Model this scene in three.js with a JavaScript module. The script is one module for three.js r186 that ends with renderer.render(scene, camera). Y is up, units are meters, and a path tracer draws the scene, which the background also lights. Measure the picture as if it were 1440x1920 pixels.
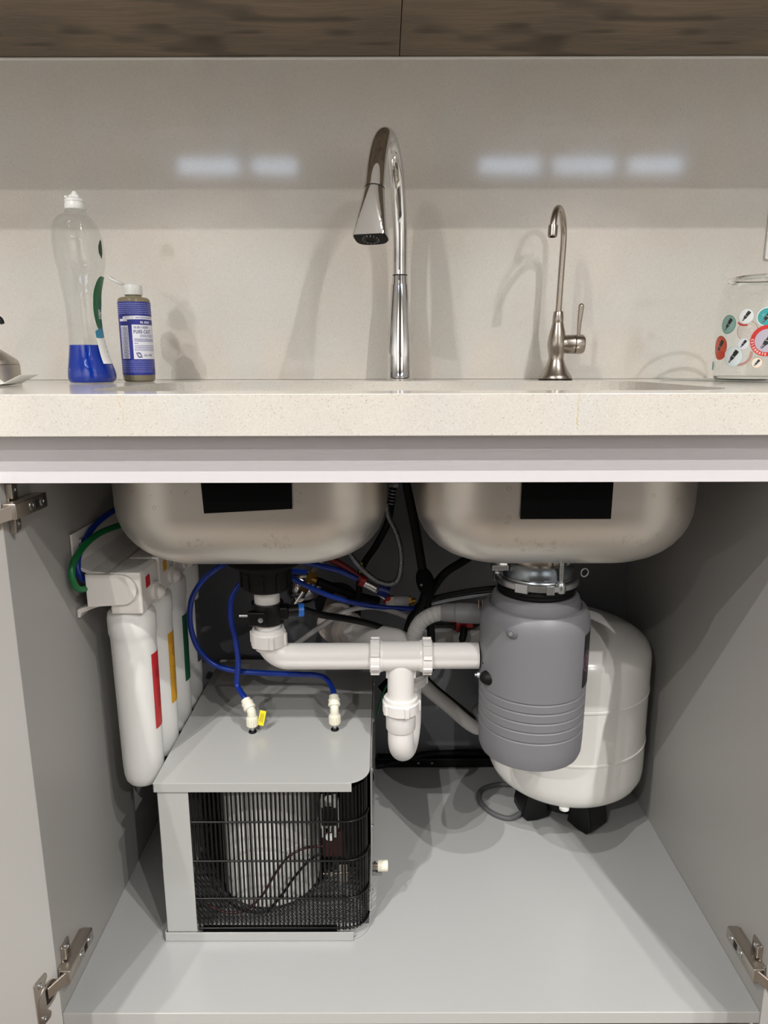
import * as THREE from 'three';
import { mergeGeometries, mergeVertices, toCreasedNormals } from 'three/addons/utils/BufferGeometryUtils.js';
import { RoundedBoxGeometry } from 'three/addons/geometries/RoundedBoxGeometry.js';

// ---------------------------------------------------------------- camera, sky, lights, exposure
const scene = new THREE.Scene();
const camera = new THREE.PerspectiveCamera(72.889, 1440 / 1920, 0.02, 60);
camera.position.set(0, 0.9527, 0.76);
camera.rotation.order = 'YXZ';
camera.rotation.set(-0.21215, 0, -0.0022);
camera.updateMatrixWorld();
const renderer = new THREE.WebGLRenderer({ antialias: true });
renderer.toneMapping = THREE.LinearToneMapping;
renderer.toneMappingExposure = 1.29;
renderer.shadowMap.enabled = true;
scene.background = new THREE.Color(0.62, 0.78, 1.0);      // pale daylight behind the high windows
scene.backgroundIntensity = 8.0;
const CEILING = 2.6, FLOOR = -0.02;
const DOWNLIGHTS = [                                        // x, z, candela, half beam, softness of the beam's edge
  [-0.92, 1.17, 7.6, 1.15, 0.62], [0.97, 1.17, 7.6, 1.15, 0.62], [-1.18, 1.62, 6.4, 1.26, 0.56], [1.16, 1.62, 6.4, 1.26, 0.56],
  [-1.35, 2.8, 20.0, 1.2, 0.6], [1.45, 2.8, 20.0, 1.2, 0.6],  // unseen fill lamps, added to brighten the room
];
const LAMP_COLOUR = new THREE.Color(1.0, 0.98, 0.95);

// ---------------------------------------------------------------- helpers
const V = (x, y, z) => new THREE.Vector3(x, y, z);
let rngState = 12345;
const rnd = () => { rngState = (rngState * 1664525 + 1013904223) >>> 0; return rngState / 4294967296; };
const reseed = (n) => { rngState = n >>> 0; };
const taken = new Map();
function numbered(name) {
  const n = taken.get(name) ?? 0; taken.set(name, n + 1);
  return n ? name + '_' + String(n).padStart(3, '0') : name;
}
const baseOf = new WeakMap();
function thing(name, label, category, base = [0, 0, 0], group) {
  const o = new THREE.Group(); o.name = numbered(name); o.position.set(...base);
  o.userData = { label, category }; if (group) o.userData.group = group;
  scene.add(o); baseOf.set(o, V(...base)); return o;
}
function clean(g) {
  let h = g.index ? g.toNonIndexed() : g.clone();
  for (const k of Object.keys(h.attributes)) if (!['position', 'normal', 'uv'].includes(k)) h.deleteAttribute(k);
  if (!h.attributes.normal) h.computeVertexNormals();
  return h;
}
function boxUV(g) {                                          // texture coordinates in metres, by the way each face points
  const p = g.attributes.position, a = new Float32Array(p.count * 2), A = V(), B = V(), C = V();
  for (let i = 0; i < p.count; i += 3) {
    A.fromBufferAttribute(p, i); B.fromBufferAttribute(p, i + 1); C.fromBufferAttribute(p, i + 2);
    const n = B.clone().sub(A).cross(C.clone().sub(A)), ax = Math.abs(n.x), ay = Math.abs(n.y), az = Math.abs(n.z);
    [A, B, C].forEach((q, k) => {
      const [u, v] = ay >= ax && ay >= az ? [q.x, q.z] : ax >= az ? [q.z, q.y] : [q.x, q.y];
      a[(i + k) * 2] = u; a[(i + k) * 2 + 1] = v;
    });
  }
  g.setAttribute('uv', new THREE.BufferAttribute(a, 2)); return g;
}
function bake(geos, keepUV) {
  const list = [].concat(geos).map(clean).map((g) => (keepUV && g.attributes.uv ? g : boxUV(g)));
  return list.length > 1 ? mergeGeometries(list) : list[0];
}
function part(name, geos, mat, parent, opt = {}) {           // a mesh built in world coordinates, hung under its thing
  const g = bake(geos, opt.keepUV), b = baseOf.get(parent) ?? V();
  g.translate(-b.x, -b.y, -b.z);
  const m = new THREE.Mesh(g, mat); m.name = name; m.castShadow = m.receiveShadow = true;
  if (opt.label) m.userData.label = opt.label;
  if (opt.kind) m.userData.kind = opt.kind;
  parent.add(m); baseOf.set(m, b); return m;
}
function structure(name, geos, mat, keepUV) {
  const m = new THREE.Mesh(bake(geos, keepUV), mat); m.name = name; m.castShadow = m.receiveShadow = true;
  m.userData.kind = 'structure'; scene.add(m); return m;
}
const box = (x0, x1, y0, y1, z0, z1, r = 0) => {
  const w = x1 - x0, h = y1 - y0, d = z1 - z0;
  const g = r ? new RoundedBoxGeometry(w, h, d, 2, r) : new THREE.BoxGeometry(w, h, d);
  g.translate((x0 + x1) / 2, (y0 + y1) / 2, (z0 + z1) / 2); return g;
};
function crease(g, a = 0.6) {                                // the library welds points within 0.01 units, so work in tenths of a millimetre
  const h = g.index ? g.toNonIndexed() : g; h.scale(10000, 10000, 10000); const k = toCreasedNormals(h, a); k.scale(1e-4, 1e-4, 1e-4); return k;
}
function lathe(pts, at = [0, 0, 0], axis = 'y', seg = 48, a0 = 0, len = Math.PI * 2) {
  const g = crease(new THREE.LatheGeometry(pts.map(([r, y]) => new THREE.Vector2(r, y)), seg, a0, len), 0.55);
  if (axis === 'x') g.rotateZ(-Math.PI / 2);                 // profile height runs along +x
  if (axis === 'z') g.rotateX(Math.PI / 2);                  // along +z
  g.translate(...at); return g;
}
const cyl = (r, h, at, axis = 'y', seg = 24, c = Math.min(r, h) * 0.12) => lathe([[0, 0], [r - c, 0], [r, c], [r, h - c], [r - c, h], [0, h]], at, axis, seg);
function along(g, from, to) {                                // a shape built up +y from the origin, laid from one point towards another
  const d = to.clone().sub(from).normalize();
  g.applyQuaternion(new THREE.Quaternion().setFromUnitVectors(V(0, 1, 0), d)); g.translate(from.x, from.y, from.z); return g;
}
const rod = (p, q, r, seg = 16) => along(lathe([[0, 0], [r, 0], [r, p.distanceTo(q)], [0, p.distanceTo(q)]], [0, 0, 0], 'y', seg), p, q);
function sweep(points, radius, seg = 64, radial = 16, tension = 0.5) {   // round tube through points, capped, radius may vary
  const curve = new THREE.CatmullRomCurve3(points.map((p) => (p.isVector3 ? p : V(...p))), false, 'centripetal', tension);
  const P = curve.getSpacedPoints(seg), F = curve.computeFrenetFrames(seg, false), pos = [], idx = [];
  // parallel transport keeps the ring from twisting
  let n = F.normals[0].clone();
  for (let i = 0; i <= seg; i++) {
    const t = curve.getTangentAt(i / seg);
    n.sub(t.clone().multiplyScalar(n.dot(t))).normalize();
    const b = t.clone().cross(n), r = typeof radius === 'function' ? radius(i / seg) : radius;
    for (let k = 0; k < radial; k++) { const a = (k / radial) * Math.PI * 2; const q = P[i].clone().addScaledVector(n, Math.cos(a) * r).addScaledVector(b, Math.sin(a) * r); pos.push(q.x, q.y, q.z); }
  }
  for (let i = 0; i < seg; i++) for (let k = 0; k < radial; k++) {
    const a = i * radial + k, b = i * radial + (k + 1) % radial, c = a + radial, d = b + radial; idx.push(a, b, d, a, d, c);
  }
  for (const [e, flip] of [[0, true], [seg, false]]) {
    const c = pos.length / 3; pos.push(P[e].x, P[e].y, P[e].z);
    for (let k = 0; k < radial; k++) { const a = e * radial + k, b = e * radial + (k + 1) % radial; flip ? idx.push(c, b, a) : idx.push(c, a, b); }
  }
  const g = new THREE.BufferGeometry(); g.setAttribute('position', new THREE.Float32BufferAttribute(pos, 3)); g.setIndex(idx);
  return crease(g, 0.8);
}
function loft(rings, capStart = true, capEnd = true, angle = 0.7) {       // rings of equally many points joined into a skin
  const n = rings[0].length, pos = [], idx = [];
  rings.forEach((R) => R.forEach((p) => pos.push(p.x, p.y, p.z)));
  for (let i = 0; i + 1 < rings.length; i++) for (let k = 0; k < n; k++) {
    const a = i * n + k, b = i * n + (k + 1) % n; idx.push(a, b, b + n, a, b + n, a + n);
  }
  for (const [e, on, flip] of [[0, capStart, true], [rings.length - 1, capEnd, false]]) if (on) {
    const c = pos.length / 3, m = V(); rings[e].forEach((p) => m.addScaledVector(p, 1 / n)); pos.push(m.x, m.y, m.z);
    for (let k = 0; k < n; k++) { const a = e * n + k, b = e * n + (k + 1) % n; flip ? idx.push(c, b, a) : idx.push(c, a, b); }
  }
  const g = new THREE.BufferGeometry(); g.setAttribute('position', new THREE.Float32BufferAttribute(pos, 3)); g.setIndex(idx);
  return crease(g, angle);
}
function roundRect(cx, cz, a, b, r, y, n = 10) {             // ring in the ground plane
  r = Math.min(r, a, b); const out = [];
  [[1, 1, 0], [-1, 1, 1], [-1, -1, 2], [1, -1, 3]].forEach(([sx, sz, q]) => {
    for (let k = 0; k <= n; k++) { const t = (q + k / n) * Math.PI / 2; out.push(V(cx + sx * (a - r) + Math.cos(t) * r, y, cz + sz * (b - r) + Math.sin(t) * r)); }
  });
  return out.reverse();
}
const ellipse = (cx, cz, a, b, y, n = 48, p = 2) => Array.from({ length: n }, (_, k) => {
  const t = -(k / n) * Math.PI * 2, c = Math.cos(t), s = Math.sin(t);
  return V(cx + a * Math.sign(c) * Math.abs(c) ** (2 / p), y, cz + b * Math.sign(s) * Math.abs(s) ** (2 / p));
});
function plateShape(w, h, r) {
  const s = new THREE.Shape(); s.moveTo(-w / 2 + r, -h / 2); s.lineTo(w / 2 - r, -h / 2); s.absarc(w / 2 - r, -h / 2 + r, r, -Math.PI / 2, 0); s.lineTo(w / 2, h / 2 - r); s.absarc(w / 2 - r, h / 2 - r, r, 0, Math.PI / 2);
  s.lineTo(-w / 2 + r, h / 2); s.absarc(-w / 2 + r, h / 2 - r, r, Math.PI / 2, Math.PI); s.lineTo(-w / 2, -h / 2 + r); s.absarc(-w / 2 + r, -h / 2 + r, r, Math.PI, Math.PI * 1.5); return s;
}
const poly = (pts) => { const s = new THREE.Shape(); pts.forEach(([x, y], i) => (i ? s.lineTo(x, y) : s.moveTo(x, y))); s.closePath(); return s; };
const extrude = (shape, depth, bevel = 0, curve = 12) => new THREE.ExtrudeGeometry(shape, { depth: depth - 2 * bevel, bevelEnabled: bevel > 0, bevelSize: bevel, bevelThickness: bevel, bevelSegments: 2, bevelOffset: -bevel, curveSegments: curve }).translate(0, 0, bevel);

// ---------------------------------------------------------------- materials
const S = (hex) => new THREE.Color(hex);
function dataTexture(w, h, fn, srgb = true) {
  const d = new Uint8Array(w * h * 4);
  for (let y = 0; y < h; y++) for (let x = 0; x < w; x++) { const c = fn(x, y), i = (y * w + x) * 4; d[i] = c[0]; d[i + 1] = c[1]; d[i + 2] = c[2]; d[i + 3] = 255; }
  const t = new THREE.DataTexture(d, w, h); t.wrapS = t.wrapT = THREE.RepeatWrapping; t.magFilter = THREE.LinearFilter; t.minFilter = THREE.LinearMipmapLinearFilter; t.generateMipmaps = true;
  if (srgb) t.colorSpace = THREE.SRGBColorSpace; t.needsUpdate = true; return t;
}
function tileNoise(size, cells, seed) {                      // smooth value noise that repeats
  reseed(seed); const g = Array.from({ length: cells * cells }, rnd);
  return (x, y) => {
    const u = (x / size) * cells, v = (y / size) * cells, i = Math.floor(u), j = Math.floor(v), f = u - i, h = v - j;
    const s = f * f * (3 - 2 * f), t = h * h * (3 - 2 * h), G = (a, b) => g[(((b % cells) + cells) % cells) * cells + (((a % cells) + cells) % cells)];
    return (G(i, j) * (1 - s) + G(i + 1, j) * s) * (1 - t) + (G(i, j + 1) * (1 - s) + G(i + 1, j + 1) * s) * t;
  };
}
function speckled(count, rMax, strength, seed, tone0) {              // engineered quartz: cream with fine brown, grey and white grains
  const n = 1024, img = new Float32Array(n * n * 3), soft = tileNoise(n, 9, 5 + seed), fine = tileNoise(n, 300, 8 + seed), warm = tileNoise(n, 6, 77 + seed);
  for (let y = 0; y < n; y++) for (let x = 0; x < n; x++) {
    const i = (y * n + x) * 3, m = (soft(x, y) - 0.5) * 4 + (fine(x, y) - 0.5) * 9, w = (warm(x, y) - 0.5) * 4;
    img[i] = tone0 + m + w; img[i + 1] = tone0 - 5 + m; img[i + 2] = tone0 - 13 + m - w;
  }
  reseed(99 + seed);
  for (let k = 0; k < count; k++) {
    const cx = rnd() * n, cy = rnd() * n, r = 0.45 + rnd() * rnd() * rMax, a = strength * (0.4 + rnd() * 0.6), tone = rnd();
    const c = tone < 0.5 ? [138, 118, 96] : tone < 0.75 ? [116, 112, 106] : tone < 0.84 ? [165, 122, 90] : [240, 237, 230];
    for (let dy = -3; dy <= 3; dy++) for (let dx = -3; dx <= 3; dx++) {
      const f = Math.max(0, Math.min(1, r + 0.5 - Math.hypot(dx, dy))) * a; if (!f) continue;
      const i = (((Math.floor(cy) + dy + n) % n) * n + (Math.floor(cx) + dx + n) % n) * 3;
      for (let q = 0; q < 3; q++) img[i + q] += (c[q] - img[i + q]) * f;
    }
  }
  const t = dataTexture(n, n, (x, y) => { const i = (y * n + x) * 3; return [img[i], img[i + 1], img[i + 2]].map((v) => Math.max(0, Math.min(255, v))); });
  t.repeat.set(1 / 0.42, 1 / 0.42); return t;
}
function woodGrain() {                                       // grey-brown oak laminate, grain running along u
  const n = 1024, a = tileNoise(n, 4, 3), b = tileNoise(n, 96, 13), c = tileNoise(n, 256, 21), d = tileNoise(n, 12, 31);
  const e = tileNoise(n, 8, 61);
  const t = dataTexture(n, n, (x, y) => {
    const wav = a(x, y) * 46 + d(x, y) * 22, streak = b((x * 0.1) % n, (y + wav) % n), thin = c((x * 0.12) % n, (y + wav * 0.6) % n), knot = Math.max(0, e(x, (y * 2) % n) - 0.68) * 1.3;
    const v = 0.86 + (streak - 0.5) * 0.14 + (thin - 0.5) * 0.09 + (a(x, y) - 0.5) * 0.16 - knot * (0.5 + streak * 0.6);
    return [134 * v + 6, 120 * v + 4, 103 * v + 2].map((q) => Math.max(0, Math.min(255, q)));
  });
  t.repeat.set(1 / 0.6, 1 / 0.36); return t;
}
function canvasTexture(w, h, draw) {
  const c = document.createElement('canvas'); c.width = w; c.height = h; draw(c.getContext('2d'), w, h);
  const t = new THREE.CanvasTexture(c); t.colorSpace = THREE.SRGBColorSpace; t.anisotropy = 8; return t;
}
function smearedSteel() {                                    // clean steel with a few dried smears where the photograph shows them; texture space is metres, x -0.42..0.46, height 0.66..0.91
  const t = canvasTexture(2048, 582, (c, w, h) => {
    c.fillStyle = '#d9d4cc'; c.fillRect(0, 0, w, h); reseed(404);
    const U = (x) => ((x + 0.42) / 0.88) * w, W = (y) => (1 - (y - 0.66) / 0.25) * h;
    const smear = (x, y, rx, ry, n, a) => { for (let k = 0; k < n; k++) { const g = rnd() * 6.283, q = Math.sqrt(rnd()), r = 1 + rnd() * rnd() * 11; c.fillStyle = `rgba(${120 + rnd() * 30},${112 + rnd() * 28},${92 + rnd() * 26},${a * 0.75 * (0.3 + rnd() * 0.7)})`; c.beginPath(); c.ellipse(U(x + Math.cos(g) * q * rx), W(y + Math.sin(g) * q * ry), r, r * (0.35 + rnd() * 0.5), rnd() * 3, 0, 7); c.fill(); } };
    smear(-0.24, 0.728, 0.022, 0.006, 40, 0.22); smear(-0.137, 0.729, 0.02, 0.011, 46, 0.2); smear(-0.268, 0.708, 0.026, 0.006, 26, 0.16); smear(-0.20, 0.705, 0.02, 0.004, 16, 0.12);
    smear(-0.105, 0.79, 0.006, 0.016, 12, 0.16); smear(0.19, 0.722, 0.05, 0.013, 120, 0.14); smear(0.325, 0.733, 0.04, 0.009, 50, 0.16); smear(0.375, 0.77, 0.01, 0.018, 26, 0.16); smear(0.15, 0.76, 0.012, 0.005, 12, 0.15);
    c.strokeStyle = 'rgba(105,98,86,0.35)'; c.lineWidth = 1.6; for (const [x, y] of [[-0.318, 0.797], [-0.29, 0.79], [-0.287, 0.776], [-0.283, 0.776], [-0.262, 0.797], [-0.245, 0.796], [0.155, 0.80], [0.16, 0.787], [0.335, 0.79]]) { c.beginPath(); c.arc(U(x), W(y), 4 + rnd() * 4, rnd() * 6, rnd() * 6 + 2); c.stroke(); }
  });
  t.wrapS = t.wrapT = THREE.ClampToEdgeWrapping; t.repeat.set(1 / 0.88, 1 / 0.25); t.offset.set(0.42 / 0.88, -0.66 / 0.25); return t;
}
const std = (o) => new THREE.MeshStandardMaterial(o), phys = (o) => new THREE.MeshPhysicalMaterial(o);
const quartzMap = speckled(11000, 1.3, 0.62, 0, 206), wallMap = speckled(4500, 1.25, 0.5, 50, 213);
const M = {
  quartz: phys({ map: quartzMap, roughness: 0.13, specularIntensity: 1 }),
  quartzWall: phys({ map: wallMap, roughness: 0.075, specularIntensity: 1 }),
  wood: std({ map: woodGrain(), roughness: 0.55 }),
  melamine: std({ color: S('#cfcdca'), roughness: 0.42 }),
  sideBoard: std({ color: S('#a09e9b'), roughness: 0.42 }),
  shadedBackBoard: std({ color: S('#6c6d71'), roughness: 0.5 }),  // shade in the colour: same board as the sides, darkened at the back
  islandGrey: std({ color: S('#77746f'), roughness: 0.5 }),
  islandWood: std({ color: S('#4a4038'), roughness: 0.5 }),
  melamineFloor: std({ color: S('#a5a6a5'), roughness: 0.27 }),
  gloss: std({ color: S('#d2ced1'), roughness: 0.25 }),
  edge: std({ color: S('#b4b3b0'), roughness: 0.35 }),
  paint: std({ color: S('#e0dedb'), roughness: 0.85 }),
  ceiling: std({ color: S('#e9e7e4'), roughness: 0.9 }),
  roomFloor: std({ color: S('#6a6159'), roughness: 0.5 }),
  sink: std({ map: smearedSteel(), roughness: 0.36, metalness: 1 }),
  chrome: std({ color: S('#dcdcdc'), roughness: 0.05, metalness: 1 }),
  nickel: phys({ color: S('#b3aaa0'), roughness: 0.27, metalness: 1 }),
  zinc: std({ color: S('#c2c6c9'), roughness: 0.3, metalness: 1 }),
  hinge: std({ color: S('#c2b9af'), roughness: 0.33, metalness: 1 }),
  brass: std({ color: S('#b8924e'), roughness: 0.3, metalness: 1 }),
  pvc: phys({ color: S('#dedbd8'), roughness: 0.32 }),
  plastic: phys({ color: S('#e8e4df'), roughness: 0.3 }),
  fitting: phys({ color: S('#dcd8c6'), roughness: 0.4 }),
  blackPlastic: phys({ color: S('#070708'), roughness: 0.4, specularIntensity: 0.6 }),
  rubber: phys({ color: S('#060607'), roughness: 0.6, specularIntensity: 0.5 }),
  foamBlack: phys({ color: S('#09090a'), roughness: 0.9, specularIntensity: 0.4 }),
  padBlack: phys({ color: S('#040405'), roughness: 0.9, specularIntensity: 0.3 }),
  darkGap: std({ color: S('#1a1a1a'), roughness: 0.8 }),
  bluePlastic: phys({ color: S('#0a3192'), roughness: 0.28 }),
  blueCollar: phys({ color: S('#2a74d8'), roughness: 0.35 }),
  greenPlastic: phys({ color: S('#0b6a37'), roughness: 0.28 }),
  redPlastic: phys({ color: S('#a31620'), roughness: 0.4 }),
  redHose: phys({ color: S('#7a1a20'), roughness: 0.5 }),
  greyPlastic: phys({ color: S('#747478'), roughness: 0.45 }),
  hoseGrey: phys({ color: S('#b4b2b0'), roughness: 0.5 }),
  connGrey: phys({ color: S('#7a7a7b'), roughness: 0.55 }),
  drainGrey: phys({ color: S('#bdb4ae'), roughness: 0.45 }),
  braid: std({ color: S('#85878b'), roughness: 0.35, metalness: 0.8 }),
  coat: phys({ color: S('#a6a6a4'), roughness: 0.22 }),        // powder-coated sheet of the chiller
  wire: phys({ color: S('#050506'), roughness: 0.3, specularIntensity: 0.6 }),
  foamWhite: std({ color: S('#dad8d4'), roughness: 0.8 }),
  tank: phys({ color: S('#e4e2dd'), roughness: 0.22 }),
  white: phys({ color: S('#e6e6e3'), roughness: 0.35 }),
  paper: std({ color: S('#efeee9'), roughness: 0.9 }),
  maroon: std({ color: S('#3f1816'), roughness: 0.5 }),
  pet: phys({ color: S('#f7f8f8'), transmission: 1, thickness: 0, roughness: 0.03, ior: 1.45 }),
  amber: phys({ color: S('#b0a68a'), transmission: 0.55, thickness: 0, roughness: 0.15 }),
  glass: phys({ color: S('#fbfdfc'), transmission: 1, thickness: 0, ior: 1.5, roughness: 0.01 }),
  glassSolid: phys({ color: S('#f4f8f6'), transmission: 1, thickness: 0.004, ior: 1.5, roughness: 0.01 }),
  pane: phys({ color: S('#ffffff'), transmission: 1, thickness: 0, roughness: 0.0, ior: 1.5 }),
  clear: phys({ color: S('#f4f4f2'), transmission: 0.75, thickness: 0, roughness: 0.25 }),
  soap: phys({ color: S('#0d3bb0'), roughness: 0.08, transmission: 0.25, thickness: 0.03, ior: 1.34, attenuationColor: S('#0a34a8'), attenuationDistance: 0.02 }),
};

// ---------------------------------------------------------------- room shell
const WZ = -0.66, ROOM = { x0: -2.7, x1: 3.0, z1: 3.6 };
structure('floor', box(ROOM.x0 - 0.1, ROOM.x1 + 0.1, FLOOR - 0.1, FLOOR, WZ - 0.2, ROOM.z1 + 0.15), M.roomFloor);
structure('ceiling', box(ROOM.x0 - 0.1, ROOM.x1 + 0.1, CEILING, CEILING + 0.1, WZ - 0.2, ROOM.z1 + 0.15), M.ceiling);
structure('wall_back', box(ROOM.x0, ROOM.x1, FLOOR, CEILING, WZ - 0.2, WZ - 0.012), M.paint);
structure('wall_left', box(ROOM.x0 - 0.1, ROOM.x0, FLOOR, CEILING, WZ - 0.2, ROOM.z1 + 0.15), M.paint);
structure('wall_right', box(ROOM.x1, ROOM.x1 + 0.1, FLOOR, CEILING, WZ - 0.2, ROOM.z1 + 0.15), M.paint);
const PANES = [[-1.57, -1.1], [-1.0, -0.66], [0.73, 1.2], [1.3, 1.77], [1.87, 2.29]], PY = [2.36, 2.48];
{
  const s = poly([[ROOM.x0, FLOOR], [ROOM.x1, FLOOR], [ROOM.x1, CEILING], [ROOM.x0, CEILING]]);
  for (const [a, b] of [[PANES[0][0], PANES[1][1]], [PANES[2][0], PANES[4][1]]]) {
    const h = new THREE.Path(); h.moveTo(a - 0.04, PY[0] - 0.04); h.lineTo(a - 0.04, PY[1] + 0.04); h.lineTo(b + 0.04, PY[1] + 0.04); h.lineTo(b + 0.04, PY[0] - 0.04); h.closePath(); s.holes.push(h);
  }
  structure('wall_front', extrude(s, 0.12).translate(0, 0, ROOM.z1), M.paint);
  [[0, 2], [2, 5]].forEach(([i, j], k) => {
    const a = PANES[i][0], b = PANES[j - 1][1], f = [box(a - 0.04, b + 0.04, PY[0] - 0.04, PY[0], ROOM.z1 + 0.03, ROOM.z1 + 0.09), box(a - 0.04, b + 0.04, PY[1], PY[1] + 0.04, ROOM.z1 + 0.03, ROOM.z1 + 0.09), box(a - 0.04, a, PY[0], PY[1], ROOM.z1 + 0.03, ROOM.z1 + 0.09), box(b, b + 0.04, PY[0], PY[1], ROOM.z1 + 0.03, ROOM.z1 + 0.09)];
    for (let q = i; q + 1 < j; q++) f.push(box(PANES[q][1], PANES[q + 1][0], PY[0], PY[1], ROOM.z1 + 0.03, ROOM.z1 + 0.09));
    const w = structure('window_' + (k + 1), f, M.white);
    for (let q = i; q < j; q++) { const g = new THREE.Mesh(bake(box(PANES[q][0], PANES[q][1], PY[0], PY[1], ROOM.z1 + 0.058, ROOM.z1 + 0.062)), M.pane); g.name = 'pane'; w.add(g); }
  });
}
// lamps in the ceiling, the rearmost pair added as fill
const trimGeo = lathe([[0.045, -0.002], [0.062, -0.002], [0.064, 0.0], [0.064, 0.004], [0.045, 0.004], [0.045, -0.002]], [0, 0, 0], 'y', 32);
const lensGeo = cyl(0.044, 0.004, [0, -0.001, 0], 'y', 32);
const lensMat = std({ color: S('#ffffff'), emissive: LAMP_COLOUR, emissiveIntensity: 30, roughness: 0.6 });
DOWNLIGHTS.forEach(([x, z, I, beam, soft], k) => {
  const t = thing('ceiling_lamp', 'small round recessed ceiling lamp, ' + ['nearest the sink', 'in the middle row', 'added as unseen fill nearest the windows'][k >> 1] + ', on the ' + ['left', 'right'][k % 2], 'lamp', [x, CEILING - 0.004, z], 'round recessed ceiling lamps');
  for (const [n, g, m] of [['trim_ring', trimGeo, M.white], ['lamp_lens', lensGeo, lensMat]]) { const q = new THREE.Mesh(bake(g), m); q.name = n; t.add(q); }
  const l = new THREE.SpotLight(LAMP_COLOUR, I, 0, beam, soft, 2);
  l.position.set(0, -0.012, 0); l.target.position.set(0, -1, 0); l.castShadow = true; l.shadow.radius = 0.5; l.shadow.mapSize.set(1024, 1024);
  l.name = 'lamp_light'; t.add(l); t.add(l.target); l.target.name = 'lamp_aim';
});

{
  const t = thing('added_island', 'unseen grey kitchen island added across the aisle to dim the low bounce light', 'island', [0.1, FLOOR, 1.95]);  // unseen island added to cut light bouncing from low in the room
  part('body', box(-1.25, 1.45, FLOOR + 0.08, 0.88, 1.62, 2.3), M.islandGrey, t);
  part('top', box(-1.28, 1.48, 0.8805, 0.92, 1.59, 2.33, 0.002), M.islandGrey, t);
  part('plinth', box(-1.22, 1.42, FLOOR, FLOOR + 0.0795, 1.67, 2.25), M.islandGrey, t);
}
{
  const t = thing('added_tall_cabinet', 'unseen tall dark wood cabinet added between the windows to darken the tap reflection', 'cabinet', [0.03, FLOOR, 3.3]);  // unseen cabinet added for dark reflections in the chrome and less room light
  part('carcass', box(-0.5, 0.56, FLOOR, 2.22, 3.02, 3.59), M.islandWood, t);
  for (let q = 0; q < 2; q++) part('door', box(-0.5 + q * 0.53 + 0.002, -0.5 + q * 0.53 + 0.528, FLOOR + 0.08, 2.215, 3.0, 3.0195, 0.002), M.islandWood, t);
}
// ---------------------------------------------------------------- backsplash, worktop, upper cabinets
const CT = 0.92;
{
  const t = thing('quartz_backsplash', 'polished cream quartz slab with fine brown speckles behind the taps', 'backsplash', [0.15, CT, WZ]);
  part('slab', box(ROOM.x0, ROOM.x1, CT + 0.0005, 1.4995, WZ - 0.0115, WZ), M.quartzWall, t);
  part('caulk_line', sweep([V(ROOM.x0, 1.4985, WZ + 0.002), V(0.2, 1.4985, WZ + 0.002), V(ROOM.x1, 1.4985, WZ + 0.002)], 0.0028, 8, 8), M.white, t, { label: 'white caulk bead under the wall cabinets' });
}
{
  const t = thing('worktop', 'cream speckled quartz worktop with a thick front edge and a sink cut-out', 'worktop', [0.15, CT, -0.3]);
  const s = poly([[ROOM.x0, 0.0221], [ROOM.x1, 0.0221], [ROOM.x1, -WZ], [ROOM.x0, -WZ]]);
  const hole = roundRect(0.032, 0.293, 0.408, 0.213, 0.085, 0, 8), h = new THREE.Path();
  hole.forEach((p, i) => (i ? h.lineTo(p.x, p.z) : h.moveTo(p.x, p.z))); h.closePath(); s.holes.push(h);
  part('slab', extrude(s, 0.02).rotateX(-Math.PI / 2).translate(0, CT - 0.02, 0), M.quartz, t);
  part('front_edge', box(ROOM.x0, ROOM.x1, 0.8739, CT, -0.022, 0, 0.0011), M.quartz, t);
}
{
  const w = scene.getObjectByName('worktop'), drip = (x, y0, y1, n, seed) => { reseed(seed); return Array.from({ length: n }, (_, k) => new THREE.SphereGeometry(1, 8, 6).scale(0.0003 + rnd() * 0.0007, 0.0004 + rnd() * 0.0013, 0.00015).translate(x + (rnd() - 0.5) * 0.003, y0 + (y1 - y0) * (k / n) + rnd() * 0.001, 0)); };
  part('drip_mark', [...drip(0.2115, 0.918, 0.880, 22, 7), ...drip(-0.2865, 0.918, 0.905, 8, 9), ...drip(-0.2835, 0.904, 0.888, 7, 10)], std({ color: S('#c9b78c'), roughness: 0.4 }), w, { kind: 'stuff', label: 'dried yellow drip marks on the front edge' });
}
for (const [x0, x1, label] of [[ROOM.x0 + 0.01, 0.0293, 'wood-grain wall cabinet over the worktop, left of the seam'], [0.0307, ROOM.x1 - 0.01, 'wood-grain wall cabinet over the worktop, right of the seam']]) {
  const t = thing('wall_cabinet', label, 'cabinet', [(x0 + x1) / 2, 1.5, -0.45], 'wood-grain wall cabinets');
  part('bottom_panel', box(x0, x1, 1.5015, 1.5195, WZ + 0.001, -0.285, 0.0008), M.wood, t);
  part('carcass', box(x0, x1, 1.5197, 2.3, WZ + 0.001, -0.285), M.melamine, t);
  for (let k = 0; k < 3; k++) { const w = (x1 - x0) / 3; part('door', box(x0 + k * w + 0.001, x0 + (k + 1) * w - 0.001, 1.502, 2.3, -0.284, -0.265, 0.001), M.wood, t); }
}

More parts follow.
